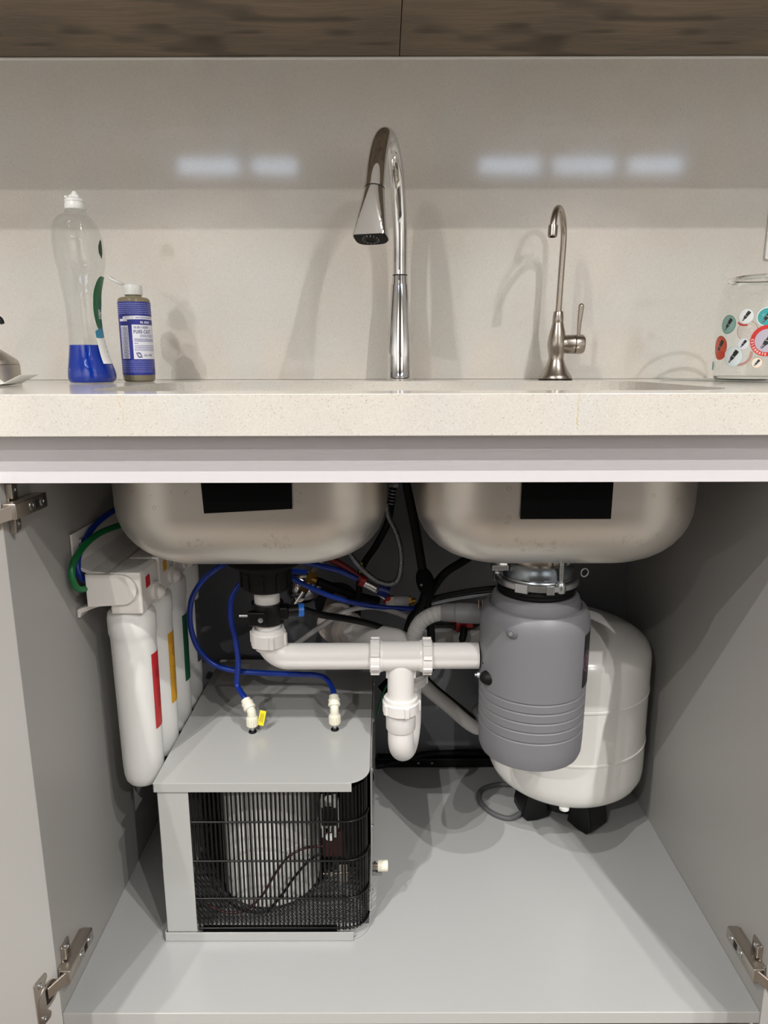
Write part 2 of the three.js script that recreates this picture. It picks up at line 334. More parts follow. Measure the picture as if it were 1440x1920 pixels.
// ---------------------------------------------------------------- sink base cabinet
const XL = -0.4455, XR = 0.5185, FY = 0.0747, ZF = -0.03, ZB = -0.648;
const cab = thing('sink_cabinet', 'white melamine sink base cabinet standing open under the worktop', 'cabinet', [0.036, FLOOR, -0.34]);
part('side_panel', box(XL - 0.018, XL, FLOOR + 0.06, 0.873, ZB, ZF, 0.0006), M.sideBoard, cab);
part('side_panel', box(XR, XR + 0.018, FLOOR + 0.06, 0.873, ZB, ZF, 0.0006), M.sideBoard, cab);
part('bottom_panel', box(XL + 0.0003, XR - 0.0003, FY - 0.018, FY, ZB, ZF - 0.001, 0.0006), M.melamineFloor, cab);
part('edge_band', box(XL + 0.0003, XR - 0.0003, FY - 0.018, FY, ZF - 0.001, ZF, 0.0004), M.edge, cab);
part('back_panel', box(XL, XR, FY, 0.899, ZB - 0.008, ZB), M.shadedBackBoard, cab);
part('front_rail', box(XL + 0.0002, XR - 0.0002, 0.8172, 0.8735, ZF - 0.018, ZF, 0.0006), M.gloss, cab);
part('toe_kick', box(XL - 0.018, XR + 0.018, FLOOR, FLOOR + 0.06, -0.1, -0.084), M.islandWood, cab);
function mirrorX(g) {                                        // the right-hand twin of a left-hand shape, about the middle of the cabinet
  const h = clean(g); h.applyMatrix4(new THREE.Matrix4().makeScale(-1, 1, 1)); h.translate(XL + XR, 0, 0);
  for (const a of Object.values(h.attributes)) for (let i = 0; i < a.count; i += 3) for (let c = 0; c < a.itemSize; c++) { const u = a.getComponent(i + 1, c), w = a.getComponent(i + 2, c); a.setComponent(i + 1, c, w); a.setComponent(i + 2, c, u); }
  return h;
}
const OPEN = THREE.MathUtils.degToRad(14), DO = V(XL + 0.0005, 0, ZF + 0.0012);
const DU = V(-Math.sin(OPEN), 0, Math.cos(OPEN)), DN = V(Math.cos(OPEN), 0, Math.sin(OPEN));
const onDoor = (g) => g.applyMatrix4(new THREE.Matrix4().makeBasis(V(0, 1, 0), DU, DN).setPosition(DO));   // local: height, distance from the hinge edge, out of the inner face
for (const side of ['left', 'right']) {
  const f = side === 'left' ? (g) => g : (g) => [].concat(g).map(mirrorX);
  part('door', f(onDoor(box(0.055, 0.8165, 0, 0.478, -0.018, 0, 0.0008))), M.melamine, cab, { label: 'open door on the ' + side + ' side of the cabinet' });
  for (const y of [0.7845, 0.140]) {
    const arm = box(XL + 0.0045, XL + 0.0195, y - 0.0095, y + 0.0095, -0.101, -0.025, 0.0015);
    const h = part('hinge', f(crease(arm.index ? arm : arm)), M.hinge, cab);
    part('mounting_plate', f(mergeGeometries([box(XL + 0.0002, XL + 0.0044, y - 0.008, y + 0.008, -0.1, -0.03, 0.001), box(XL + 0.0002, XL + 0.0034, y - 0.030, y + 0.030, -0.064, -0.042, 0.0014), box(XL + 0.003, XL + 0.0085, y + 0.012, y + 0.030, -0.046, -0.041, 0.001), box(XL + 0.003, XL + 0.0085, y - 0.030, y - 0.012, -0.046, -0.041, 0.001)].map((g) => boxUV(clean(g))))), M.hinge, h);
    for (const [z, r] of [[-0.088, 0.0052], [-0.062, 0.0056]]) part('screw', f([lathe([[0, 0.0006], [r * 0.3, 0.0006], [r * 0.45, 0.0014], [r, 0.0012], [r, 0], [0, 0]], [XL + 0.0192, y, z], 'x', 20)]), M.zinc, h);
    part('adjuster_slot', f(box(XL + 0.0193, XL + 0.0198, y - 0.005, y + 0.005, -0.080, -0.071)), M.darkGap, h);
    for (const q of [-0.021, 0.021]) part('screw', f(lathe([[0, 0.0012], [0.0016, 0.0012], [0.0022, 0.002], [0.0042, 0.0014], [0.0044, 0], [0, 0]], [XL + 0.0034, y + q, -0.054], 'x', 18)), M.zinc, h);
    const yc = y - 0.009, c0 = V(XL + 0.0135, y - 0.001, -0.027), c1 = DO.clone().addScaledVector(DU, 0.022).addScaledVector(DN, 0.004).setY(yc + 0.004), L = c0.distanceTo(c1);
    const link = new RoundedBoxGeometry(0.0165, L + 0.004, 0.0032, 2, 0.001).translate(0, L / 2, 0).applyMatrix4(new THREE.Matrix4().makeBasis(V(0, 1, 0), c1.clone().sub(c0).normalize(), V(0, 1, 0).cross(c1.clone().sub(c0).normalize())).setPosition(c0));
    part('link', f(link), M.hinge, h);
    // cup with its flange, let into the inner face of the door
    const ring = (r0, r1, h0, h1) => lathe([[r0, h0], [r1, h0], [r1, h1], [r0, h1], [r0, h0]], [0, 0, 0], 'z', 32);
    const flange = poly([[yc - 0.0355, 0.0225], [yc - 0.0335, 0.0205], [yc - 0.028, 0.0195], [yc - 0.018, 0.026], [yc + 0.018, 0.026], [yc + 0.028, 0.0195], [yc + 0.0335, 0.0205], [yc + 0.0355, 0.0225], [yc + 0.0355, 0.041], [yc + 0.0335, 0.043], [yc - 0.0335, 0.043], [yc - 0.0355, 0.041]]);
    part('cup', f([onDoor(extrude(flange, 0.0022, 0.0006).translate(0, 0, 0.0001)), onDoor(ring(0.0125, 0.0178, 0.0001, 0.0028).translate(yc, 0.0215, 0))]), M.hinge, h);
    part('cup_well', f(onDoor(lathe([[0, 0.0003], [0.0124, 0.0003], [0.0124, 0.0016], [0, 0.0008]], [yc, 0.0215, 0], 'z', 28))), M.darkGap, h);
    for (const q of [-0.0255, 0.0255]) part('screw', f(onDoor(lathe([[0, 0.0008], [0.0012, 0.0008], [0.0018, 0.0016], [0.0036, 0.0012], [0.0038, 0], [0, 0]], [yc + q, 0.0335, 0.0022], 'z', 18))), M.zinc, h);
  }
}
for (const [x0, x1, where] of [[ROOM.x0 + 0.01, XL - 0.022, 'left'], [XR + 0.022, ROOM.x1 - 0.01, 'right']]) {
  const t = thing('base_cabinet', 'closed white base cabinet beside the open sink cabinet, on its ' + where, 'cabinet', [(x0 + x1) / 2, FLOOR, -0.34]);
  part('carcass', box(x0, x1, 0.05, 0.873, ZB, ZF - 0.0005), M.melamine, t);
  const n = 3, w = (x1 - x0) / n, e = where === 'left' ? -0.17 : 0.17;
  for (let k = 0; k < n; k++) if (!(where === 'left' ? k === n - 1 : k === 0)) part('door', box(x0 + k * w + 0.0015, x0 + (k + 1) * w - 0.0015, 0.055, 0.8165, ZF, ZF + 0.018, 0.001), M.gloss, t);
  part('toe_kick', box(x0, x1, FLOOR, 0.05, -0.1, -0.084), M.melamine, t);
}

// ---------------------------------------------------------------- double bowl sink, seen from below
{
  const t = thing('sink', 'undermounted stainless steel sink with two rounded bowls hanging in the cabinet', 'sink', [0.03, 0.69, -0.28]);
  const bowl = (x0, x1) => {
    const cx = (x0 + x1) / 2, a = (x1 - x0) / 2, z0 = -0.497, z1 = -0.084, cz = (z0 + z1) / 2, b = (z1 - z0) / 2, top = 0.8995, bot = 0.682, R = 0.085, rings = [];
    const ring = (inset, y) => rings.push(roundRect(cx, cz, a - inset, b - inset, Math.max(0.11 - inset * 0.75, 0.03), y, 12));
    ring(0, top); ring(0, (top + bot + R) / 2); ring(0.0015, bot + R);
    for (let k = 1; k <= 9; k++) { const q = (k / 9) * Math.PI / 2; ring(0.0015 + R * (1 - Math.cos(q)), bot + R * (1 - Math.sin(q))); }
    ring(0.115, bot - 0.0025); ring(0.14, bot - 0.0035);
    const o = rings.length;
    for (let k = o - 1; k >= 0; k--) { const m = rings[k]; rings.push(m.map((p) => V(cx + (p.x - cx) * (1 - 0.0015 / a), p.y + (k > 2 ? 0.0016 : 0), cz + (p.z - cz) * (1 - 0.0015 / b)))); }
    const g = loft([...rings, rings[0]], false, false, 0.6);
    return g;
  };
  const L = [-0.3725, 0.0055], R = [0.0425, 0.4285];
  part('bowl', bowl(...L), M.sink, t, { world: true }); part('bowl', bowl(...R), M.sink, t, { world: true });
  const rim = poly([[-0.41, 0.055], [0.47, 0.055], [0.47, 0.525], [-0.41, 0.525]]);
  for (const [a, b] of [L, R]) { const h = new THREE.Path(); roundRect((a + b) / 2, 0.2905, (b - a) / 2 - 0.002, 0.2045, 0.108, 0, 8).forEach((p, i) => (i ? h.lineTo(p.x, p.z) : h.moveTo(p.x, p.z))); h.closePath(); rim.holes.push(h); }
  part('rim', extrude(rim, 0.0012).rotateX(-Math.PI / 2).translate(0, 0.8985, 0), M.sink, t);
  const pad = (pts) => extrude(poly(pts), 0.0032, 0.0005).translate(0, 0, -0.0838);
  part('sound_pad', pad([[-0.2275, 0.86], [-0.2235, 0.7700], [-0.1140, 0.7757], [-0.1132, 0.862]]), M.padBlack, t, { label: 'black sound pad stuck on the left bowl' });
  part('sound_pad', pad([[0.1705, 0.86], [0.1698, 0.7620], [0.2822, 0.7620], [0.2828, 0.86]]), M.padBlack, t, { label: 'black sound pad stuck on the right bowl' });
}

// ---------------------------------------------------------------- kitchen tap
{
  const cx = 0.0307, cz = -0.59, t = thing('kitchen_tap', 'tall chrome pull-down kitchen tap with gooseneck and flared spray head', 'tap', [cx, CT, cz]);
  const foot = lathe([[0, 0], [0.0255, 0], [0.0258, 0.003], [0.0245, 0.0042], [0.0238, 0.006], [0.0232, 0.045], [0.0222, 0.075], [0.0196, 0.11], [0.0170, 0.145], [0.0150, 0.180], [0.0144, 0.1895], [0, 0.1895]], [cx, CT, cz], 'y', 64);
  part('body', foot, M.chrome, t);
  part('joint_ring', lathe([[0.0133, 0.1896], [0.0138, 0.1896], [0.0138, 0.1918], [0.0133, 0.1918]], [cx, CT, cz], 'y', 48), M.darkGap, t);
  // lever lying against the front of the body, its lower end cut to a round lip
  const lever = [];
  for (let k = 0; k <= 22; k++) {
    const f = k / 22, y = CT + 0.052 + f * 0.122, r = 0.0262 - 0.0098 * Math.pow(Math.max(0, f - 0.05), 1.15), w = 0.78 + f * 0.3, ring = [];
    const dip = (a) => (f < 0.12 ? (0.12 - f) / 0.12 * -0.009 * Math.cos(a * 1.5) : 0);
    for (let i = 0; i <= 20; i++) { const a = -w + (2 * w * i) / 20 - 0.25; ring.push(V(cx + Math.sin(a) * r, y + dip(a), cz + Math.cos(a) * r)); }
    for (let i = 20; i >= 0; i--) { const a = -w + (2 * w * i) / 20 - 0.25, q = r - 0.0042; ring.push(V(cx + Math.sin(a) * q, y + dip(a), cz + Math.cos(a) * q)); }
    lever.push(ring.reverse());
  }
  part('lever', loft(lever, true, true, 0.55), M.chrome, t);
  // gooseneck: up, over towards the sink and a little to the left
  const dir = V(-0.268, 0, 0.963).normalize(), neck = [V(cx, CT + 0.191, cz), V(cx, 1.135, cz)], R = 0.0866, RV = 0.163, top = 1.1586;
  for (let k = 0; k <= 14; k++) { const a = (k / 14) * Math.PI * 0.86; neck.push(V(cx, top + Math.sin(a) * RV, cz).addScaledVector(dir, R * (1 - Math.cos(a)))); }
  const e = neck[neck.length - 1], dn = V(0, -1, 0).addScaledVector(dir, 0.29).normalize();
  neck.push(e.clone().addScaledVector(dn, 0.004));
  part('gooseneck', sweep(neck, (f) => 0.0134 + 0.0032 * Math.max(0, (f - 0.55) / 0.45), 120, 32), M.chrome, t);
  const h0 = e.clone().addScaledVector(dn, 0.004);
  part('joint_ring', along(lathe([[0.0158, 0], [0.0162, 0], [0.0162, 0.0018], [0.0158, 0.0018]], [0, 0, 0], 'y', 40), h0, h0.clone().add(dn)), M.darkGap, t);
  // spray head: round at the joint, widening to a face with a flat front
  const side = V(0, 1, 0).cross(dir).normalize(), front = side.clone().cross(dn).normalize(), rings = [], Lh = 0.079;
  for (let k = 0; k <= 16; k++) {
    const f = k / 16, c = h0.clone().addScaledVector(dn, 0.002 + f * Lh), w = 0.0165 + (0.0285 - 0.0165) * f ** 1.1, d = 0.0165 + 0.0045 * f, ring = [];
    for (let i = 0; i < 56; i++) {
      const a = (i / 56) * Math.PI * 2, x = Math.cos(a), y = Math.sin(a), p = 2 + 1.1 * f, X = Math.sign(x) * Math.abs(x) ** (2 / p) * w;
      let Y = Math.sign(y) * Math.abs(y) ** (2 / p) * d; if (Y * 1 > d * (1 - 0.32 * f)) Y = d * (1 - 0.32 * f);
      ring.push(c.clone().addScaledVector(side, X).addScaledVector(front, -Y));
    }
    rings.push(ring);
  }
  const head = part('spray_head', loft(rings, true, true, 0.5), M.chrome, t);
  const hb = h0.clone().addScaledVector(dn, 0.002 + Lh), face = [0, 0.0022].map((q, j) => rings[16].map((p) => { const m = p.clone().sub(hb).multiplyScalar(j ? 0.9 : 0.955); return hb.clone().add(m).addScaledVector(dn, q + 0.0002); }));
  part('spray_face', loft(face, true, true, 0.5), M.rubber, head);
  const fc = hb.clone().addScaledVector(dn, 0.0024);
  part('nozzle_ring', along(lathe([[0.0085, 0], [0.0105, 0], [0.0105, 0.0008], [0.0085, 0.0008], [0.0085, 0]], [0, 0, 0], 'y', 32), fc, fc.clone().add(dn)), M.blackPlastic, head);
  const tips = []; for (let i = 0; i < 14; i++) { const a = (i / 14) * Math.PI * 2, p = fc.clone().addScaledVector(side, Math.cos(a) * 0.0128).addScaledVector(front, Math.sin(a) * 0.0128); tips.push(along(lathe([[0, 0], [0.0013, 0], [0.0009, 0.0014], [0, 0.0014]], [0, 0, 0], 'y', 8), p, p.clone().add(dn))); }
  part('nozzles', tips, M.connGrey, head, { kind: 'stuff' });
}

// ---------------------------------------------------------------- filtered-water tap
{
  const cx = 0.3275, cz = -0.588, t = thing('drinking_water_tap', 'slim brushed nickel drinking water tap with bell foot and side lever', 'tap', [cx, CT, cz]);
  part('gasket', lathe([[0, 0], [0.0315, 0], [0.0315, 0.0024], [0, 0.0024]], [cx, CT, cz], 'y', 48), M.rubber, t);
  part('body', lathe([[0, 0.0025], [0.0312, 0.0025], [0.0308, 0.0055], [0.0285, 0.009], [0.0235, 0.0165], [0.0185, 0.026], [0.0148, 0.0365], [0.0140, 0.0415], [0.0150, 0.050], [0.0168, 0.059], [0.0174, 0.066], [0.0166, 0.077], [0.0142, 0.089], [0.0116, 0.0985], [0.0105, 0.1035], [0.0101, 0.1048], [0.0101, 0.1062], [0.0104, 0.1072], [0.0098, 0.116], [0.0087, 0.1245], [0.0078, 0.126], [0, 0.126]], [cx, CT, cz], 'y', 56), M.nickel, t);
  const d = V(-0.42, 0, 0.9).normalize(), pts = [V(cx, CT + 0.125, cz), V(cx + 0.002, CT + 0.2, cz - 0.001)];
  for (let k = 0; k <= 12; k++) { const a = (k / 12) * Math.PI * 0.93, R = 0.048; pts.push(V(cx + 0.003, 1.1725 + Math.sin(a) * R * 0.92, cz).addScaledVector(d, R * (1 - Math.cos(a)))); }
  const e = pts[pts.length - 1]; pts.push(e.clone().add(V(0, -0.004, 0)).addScaledVector(d, 0.0006));
  part('spout', sweep(pts, 0.0056, 110, 24), M.nickel, t);
  const p = pts[pts.length - 1], q = p.clone().add(V(0, -1, 0)).addScaledVector(d, 0.14);
  part('spout_tip', along(lathe([[0.0058, -0.004], [0.0078, -0.003], [0.0081, 0.001], [0.0081, 0.0145], [0.0074, 0.0155], [0.0052, 0.0155], [0.0052, 0.006], [0, 0.006]], [0, 0, 0], 'y', 32), p, q), M.nickel, t);
  part('valve_barrel', [lathe([[0.0105, 0], [0.0155, 0.008], [0.0172, 0.014], [0.0176, 0.0275], [0.0168, 0.0282], [0, 0.0282]], [cx + 0.004, CT + 0.066, cz], 'x', 40)], M.nickel, t);
  part('valve_cap', lathe([[0, 0.0288], [0.0170, 0.0288], [0.0178, 0.030], [0.0178, 0.0425], [0.016, 0.0462], [0.012, 0.0474], [0, 0.0476]], [cx + 0.004, CT + 0.066, cz], 'x', 40), M.nickel, t);
  part('lever', sweep([V(cx + 0.040, CT + 0.080, cz), V(cx + 0.0405, CT + 0.105, cz), V(cx + 0.042, CT + 0.130, cz), V(cx + 0.0425, CT + 0.1405, cz)], (f) => (f < 0.9 ? 0.0031 + 0.0024 * f : 0.0053 * Math.sqrt(Math.max(0.02, 1 - ((f - 0.9) / 0.1) ** 2))), 48, 20), M.nickel, t);
}

// ---------------------------------------------------------------- things on the worktop, left of the sink
{
  const z = -0.42, t = thing('dish_soap_bottle', 'tall clear curvy dish soap bottle with blue soap in its foot', 'bottle', [-0.488, CT, z]);
  const prof = [[0.0007, -0.4879, 0.0327], [0.0051, -0.4868, 0.0367], [0.0095, -0.4864, 0.0379], [0.0211, -0.4867, 0.0368], [0.0414, -0.4889, 0.0317], [0.0615, -0.49, 0.0281], [0.0843, -0.4912, 0.0259], [0.1125, -0.4916, 0.0258], [0.1293, -0.4913, 0.027], [0.146, -0.4915, 0.0289], [0.1626, -0.4907, 0.0321], [0.179, -0.4892, 0.0352], [0.1954, -0.4893, 0.0381], [0.209, -0.4902, 0.0385], [0.2225, -0.491, 0.0384], [0.2386, -0.4921, 0.0361], [0.2493, -0.4928, 0.0334], [0.2573, -0.4929, 0.0276], [0.2626, -0.4913, 0.0209], [0.2653, -0.4905, 0.0169], [0.2693, -0.4901, 0.0161], [0.2727, -0.4899, 0.0159]];
  const CX = new THREE.CatmullRomCurve3(prof.map((p) => V(p[1], p[0], p[2])), false, 'centripetal');
  const sect = CX.getSpacedPoints(90), depth = (a) => 0.012 + a * 0.62;
  const at = (y) => { let k = 0; while (k < 89 && sect[k + 1].y < y) k++; const A = sect[k], B = sect[k + 1], f = THREE.MathUtils.clamp((y - A.y) / (B.y - A.y), 0, 1); return [A.x + (B.x - A.x) * f, A.z + (B.z - A.z) * f]; };
  part('body', loft(sect.map((p) => ellipse(p.x, z, p.z, p.y > 0.262 ? p.z : depth(p.z), CT + p.y, 56, 2.2)), true, false, 1.2), M.pet, t);
  const liq = []; for (let k = 0; k <= 24; k++) { const y = 0.0018 + (k / 24) * 0.0602, [x, a] = at(y); liq.push(ellipse(x, z, a - 0.0008, depth(a) - 0.0008, CT + y, 56, 2.2)); }
  part('soap', loft(liq, true, true, 0.9), M.soap, t, { label: 'blue dish soap' });
  const [nx] = at(0.27);
  const cap = part('cap', lathe([[0, 0.2712], [0.0158, 0.2712], [0.0162, 0.2726], [0.016, 0.2788], [0.0152, 0.2802], [0.0152, 0.2822], [0.0158, 0.283], [0.0146, 0.2866], [0.012, 0.2888], [0.007, 0.29], [0, 0.2903]], [nx, CT, z], 'y', 48), M.white, t);
  part('spout', [lathe([[0, 0.2895], [0.0075, 0.29], [0.0066, 0.2938], [0.0042, 0.2965], [0.0036, 0.2985], [0, 0.2989]], [nx + 0.001, CT, z], 'y', 24), ...[-0.0115, -0.0045, 0.0065].map((q, k) => new RoundedBoxGeometry(0.005, 0.004, 0.005, 2, 0.0015).translate(nx + q, CT + 0.2898 + (k % 2) * 0.0008, z + 0.004))], M.white, cap);
  // the paper label, seen edge-on round the right flank
  const map = canvasTexture(512, 1024, (c, w, h) => {
    c.fillStyle = '#f3f3ee'; c.fillRect(0, 0, w, h);
    c.fillStyle = '#2f86a8'; c.beginPath(); c.moveTo(0, h * 0.56); c.lineTo(w, h * 0.5); c.lineTo(w, h * 0.66); c.quadraticCurveTo(w * 0.5, h * 0.72, 0, h * 0.7); c.fill();
    c.fillStyle = '#13613a'; c.fillRect(0, 0, w, h * 0.42); c.beginPath(); c.moveTo(0, h * 0.4); c.lineTo(w, h * 0.4); c.lineTo(w, h * 0.52); c.quadraticCurveTo(w * 0.4, h * 0.64, 0, h * 0.57); c.fill();
    c.fillStyle = '#ffffff'; c.font = 'bold 150px serif'; c.save(); c.translate(w * 0.98, h * 0.48); c.scale(0.9, 1); c.textAlign = 'right'; c.fillText('Pal', -110, 0); c.restore();
    c.fillStyle = '#3c3f44'; for (let k = 0; k < 4; k++) { c.fillRect(w * 0.58, h * (0.74 + k * 0.055), 24 + (k % 3) * 20, 9); c.fillRect(w * 0.7, h * (0.765 + k * 0.05), 60 - (k % 2) * 26, 7); }
  });
  const rows = 40, cols = 16, pos = [], uv = [], idx = [];
  for (let j = 0; j <= rows; j++) {
    const f = j / rows, y = 0.032 + f * 0.138, [x, a] = at(y), b = depth(a), w = Math.sin(Math.PI * Math.min(1, (1 - f) * 1.6)) ** 0.5, a0 = -0.55, a1 = 0.15 + 0.42 * (f > 0.375 ? Math.max(0.02, w) : 1);
    for (let i = 0; i <= cols; i++) {
      const g = a0 + (a1 - a0) * (i / cols), cs = Math.cos(g), sn = Math.sin(g), p = 2 / 2.2;
      pos.push(x + (a + 0.0004) * cs ** p, CT + y, z + (b + 0.0004) * Math.sign(sn) * Math.abs(sn) ** p); uv.push(1 - i / cols, f);
    }
  }
  for (let j = 0; j < rows; j++) for (let i = 0; i < cols; i++) { const q = j * (cols + 1) + i; idx.push(q, q + cols + 1, q + 1, q + 1, q + cols + 1, q + cols + 2); }
  const lg = new THREE.BufferGeometry(); lg.setAttribute('position', new THREE.Float32BufferAttribute(pos, 3)); lg.setAttribute('uv', new THREE.Float32BufferAttribute(uv, 2)); lg.setIndex(idx); lg.computeVertexNormals();
  part('label', lg, std({ map, roughness: 0.35, side: THREE.DoubleSide }), t, { keepUV: true, label: 'green, blue and white label wrapping the right flank' });
  const leaf = []; for (const [f, a0, a1] of [[0.196, 0.2, 0.22], [0.205, 0.1, 0.36], [0.214, 0.06, 0.34], [0.222, 0.05, 0.22], [0.226, 0.05, 0.08]]) { const [x, a] = at(f), b = depth(a); leaf.push([0, 1, 2, 3].map((k) => { const g = a0 + (a1 - a0) * k / 3; return V(x + (a + 0.0005) * Math.cos(g) ** 0.91, CT + f, z + (b + 0.0005) * Math.sin(g) ** 0.91); })); }
  const lp = []; for (let j = 0; j + 1 < leaf.length; j++) for (let i = 0; i < 3; i++) { const [A, B, C, D] = [leaf[j][i], leaf[j][i + 1], leaf[j + 1][i + 1], leaf[j + 1][i]]; for (const v of [A, C, B, A, D, C]) lp.push(v.x, v.y, v.z); }
  const lf = new THREE.BufferGeometry(); lf.setAttribute('position', new THREE.Float32BufferAttribute(lp, 3)); lf.computeVertexNormals();
  part('leaf_print', lf, std({ color: S('#2f4a34'), roughness: 0.4, side: THREE.DoubleSide }), t);
}
{
  const cx = -0.4392, z = -0.51, t = thing('castile_soap_bottle', 'short soap bottle with dark blue label and open white flip cap', 'bottle', [cx, CT, z]);
  part('body', lathe([[0, 0.0006], [0.024, 0.0006], [0.0268, 0.0035], [0.0274, 0.008], [0.0272, 0.14], [0.0262, 0.1425], [0.0235, 0.1447], [0.0150, 0.1462], [0.0138, 0.1475], [0.0138, 0.151]], [cx, CT, z], 'y', 48), M.amber, t);
  part('soap', lathe([[0, 0.0014], [0.0236, 0.0014], [0.0264, 0.004], [0.0266, 0.0105], [0, 0.0105]], [cx, CT, z], 'y', 40), phys({ color: S('#5d5334'), roughness: 0.2 }), t, { label: 'last brown soap in the bottom' });
  const cap = part('cap', lathe([[0.0140, 0.1492], [0.0156, 0.1494], [0.0158, 0.151], [0.0156, 0.1648], [0.0150, 0.166], [0.006, 0.1664], [0.0052, 0.168], [0, 0.168]], [cx, CT, z], 'y', 44), M.white, t);
  const lid = lathe([[0, 0], [0.0142, 0], [0.0152, 0.001], [0.0152, 0.0042], [0.0145, 0.0046], [0.0140, 0.002], [0.0, 0.002]], [0, 0, 0], 'y', 40).rotateZ(-0.5).translate(cx - 0.0292, CT + 0.1712, z - 0.002);
  part('lid', [lid, box(cx - 0.0185, cx - 0.0135, CT + 0.1622, CT + 0.1648, z - 0.004, z + 0.004, 0.0006)], M.white, cap);
  const map = canvasTexture(1024, 1024, (c, w, h) => {
    c.fillStyle = '#27308c'; c.fillRect(0, 0, w, h);
    const dashes = (x0, x1, y0, y1, n, col, th) => { c.fillStyle = col; for (let k = 0; k < n; k++) { let x = x0; const y = y0 + (y1 - y0) * k / n; while (x < x1 - 8) { const q = Math.min(10 + ((k * 37 + Math.floor(x) * 13) % 31), x1 - x); c.fillRect(x, y, q, th); x += q + 6; } } };
    dashes(20, w - 20, 20, 180, 6, '#8d93c8', 11);
    dashes(20, w - 20, 820, 1000, 7, '#7f86c2', 10);
    c.fillStyle = '#e9e9f1'; c.beginPath(); c.moveTo(300, 205); c.quadraticCurveTo(620, 180, w, 205); c.lineTo(w, 250); c.quadraticCurveTo(620, 232, 300, 255); c.fill();
    c.fillRect(196, 236, 200, 34);
    dashes(560, w - 60, 214, 236, 1, '#6f75ac', 12);
    c.fillStyle = '#ffffff'; c.font = 'bold 44px sans-serif'; c.fillText('DR. BRON', 640, 300);
    c.fillStyle = '#e9e9f1'; c.fillRect(480, 318, w - 500, 480); c.fillRect(215, 330, 190, 460);
    c.save(); c.translate(215, 790); c.rotate(-Math.PI / 2); dashes(12, 448, 16, 190, 9, '#3a4192', 9); c.restore();
    c.fillStyle = '#222a70'; c.font = 'bold 46px sans-serif'; c.fillText('18-IN-1 HEMP', 506, 372); c.font = 'bold 70px sans-serif'; c.fillText('PURE-CAST', 500, 440);
    dashes(620, w - 60, 458, 500, 2, '#5d64a6', 9); dashes(510, w - 40, 512, 560, 3, '#4c5399', 9); dashes(510, 580, 572, 590, 1, '#4c5399', 9); dashes(510, w - 40, 604, 690, 5, '#6a70ad', 8);
    c.strokeStyle = '#222a70'; c.lineWidth = 10; c.beginPath(); c.arc(585, 742, 34, 0, 7); c.stroke(); c.beginPath(); c.ellipse(585, 742, 58, 18, 0.5, 0, 7); c.stroke();
    c.fillStyle = '#222a70'; c.font = 'bold 46px sans-serif'; c.fillText('ALL-ONE', 680, 760);
    c.fillStyle = '#1d2576'; c.fillRect(860, 930, 140, 80);
  });
  // front faces -z in a cylinder's own turn, so the middle of the label is set to look at the room, turned slightly to the right
  const a0 = -1.45, len = 3.3, g = new THREE.CylinderGeometry(0.0277, 0.0279, 0.1245, 48, 1, true, a0, len);
  g.translate(cx, CT + 0.0125 + 0.062, z);
  part('label', g, std({ map, roughness: 0.4, side: THREE.DoubleSide }), t, { keepUV: true, label: 'dark blue label dense with small white print' });
}
{
  const cx = -0.672, z = -0.45, t = thing('soap_dispenser', 'brushed metal soap pump with black spout at the left edge', 'dispenser', [cx, CT, z]), satin = std({ color: S('#c9c2b8'), roughness: 0.42, metalness: 1 });
  part('body', lathe([[0, 0], [0.0445, 0], [0.046, 0.002], [0.0460, 0.0295], [0.0452, 0.0305], [0, 0.0305]], [cx, CT, z], 'y', 56), satin, t);
  part('lid', lathe([[0.0445, 0.0306], [0.0455, 0.0315], [0.0448, 0.0352], [0.0430, 0.039], [0.016, 0.058], [0.010, 0.064], [0.009, 0.076], [0, 0.076]], [cx, CT, z], 'y', 56), satin, t);
  part('pump_stem', cyl(0.0042, 0.034, [cx, CT + 0.075, z]), M.zinc, t);
  part('spout', sweep([V(cx - 0.012, CT + 0.108, z), V(cx, CT + 0.112, z), V(cx + 0.016, CT + 0.111, z), V(cx + 0.027, CT + 0.105, z), V(cx + 0.0295, CT + 0.098, z)], (f) => 0.0068 - 0.0034 * f, 30, 16), M.blackPlastic, t);
}
{
  const t = thing('paper_scrap', 'crumpled scrap of white paper lying at the left end of the worktop', 'paper', [-0.56, CT, -0.26]);
  const strip = (pts, w, dir) => { const A = [], B = [], th = 0.0006; pts.forEach((p) => { A.push(V(...p)); B.push(V(...p).add(V(...dir).multiplyScalar(w))); }); const rings = A.map((a, i) => [a, B[i], B[i].clone().add(V(0, th, 0)), a.clone().add(V(0, th, 0))]); return loft(rings, true, true, 0.3); };
  part('folded_strip', strip([[-0.670, CT + 0.002, -0.20], [-0.625, CT + 0.013, -0.205], [-0.592, CT + 0.0085, -0.22], [-0.567, CT + 0.012, -0.225], [-0.557, CT + 0.001, -0.23], [-0.540, CT + 0.0045, -0.24], [-0.522, CT + 0.016, -0.255]], 0.045, [0.1, 0.0, -1]), M.paper, t);
  part('folded_strip', strip([[-0.640, CT + 0.001, -0.20], [-0.615, CT + 0.0115, -0.19], [-0.585, CT + 0.0105, -0.2], [-0.575, CT + 0.0015, -0.205], [-0.550, CT + 0.003, -0.21]], 0.03, [0.2, 0.02, -1]), M.paper, t);
}

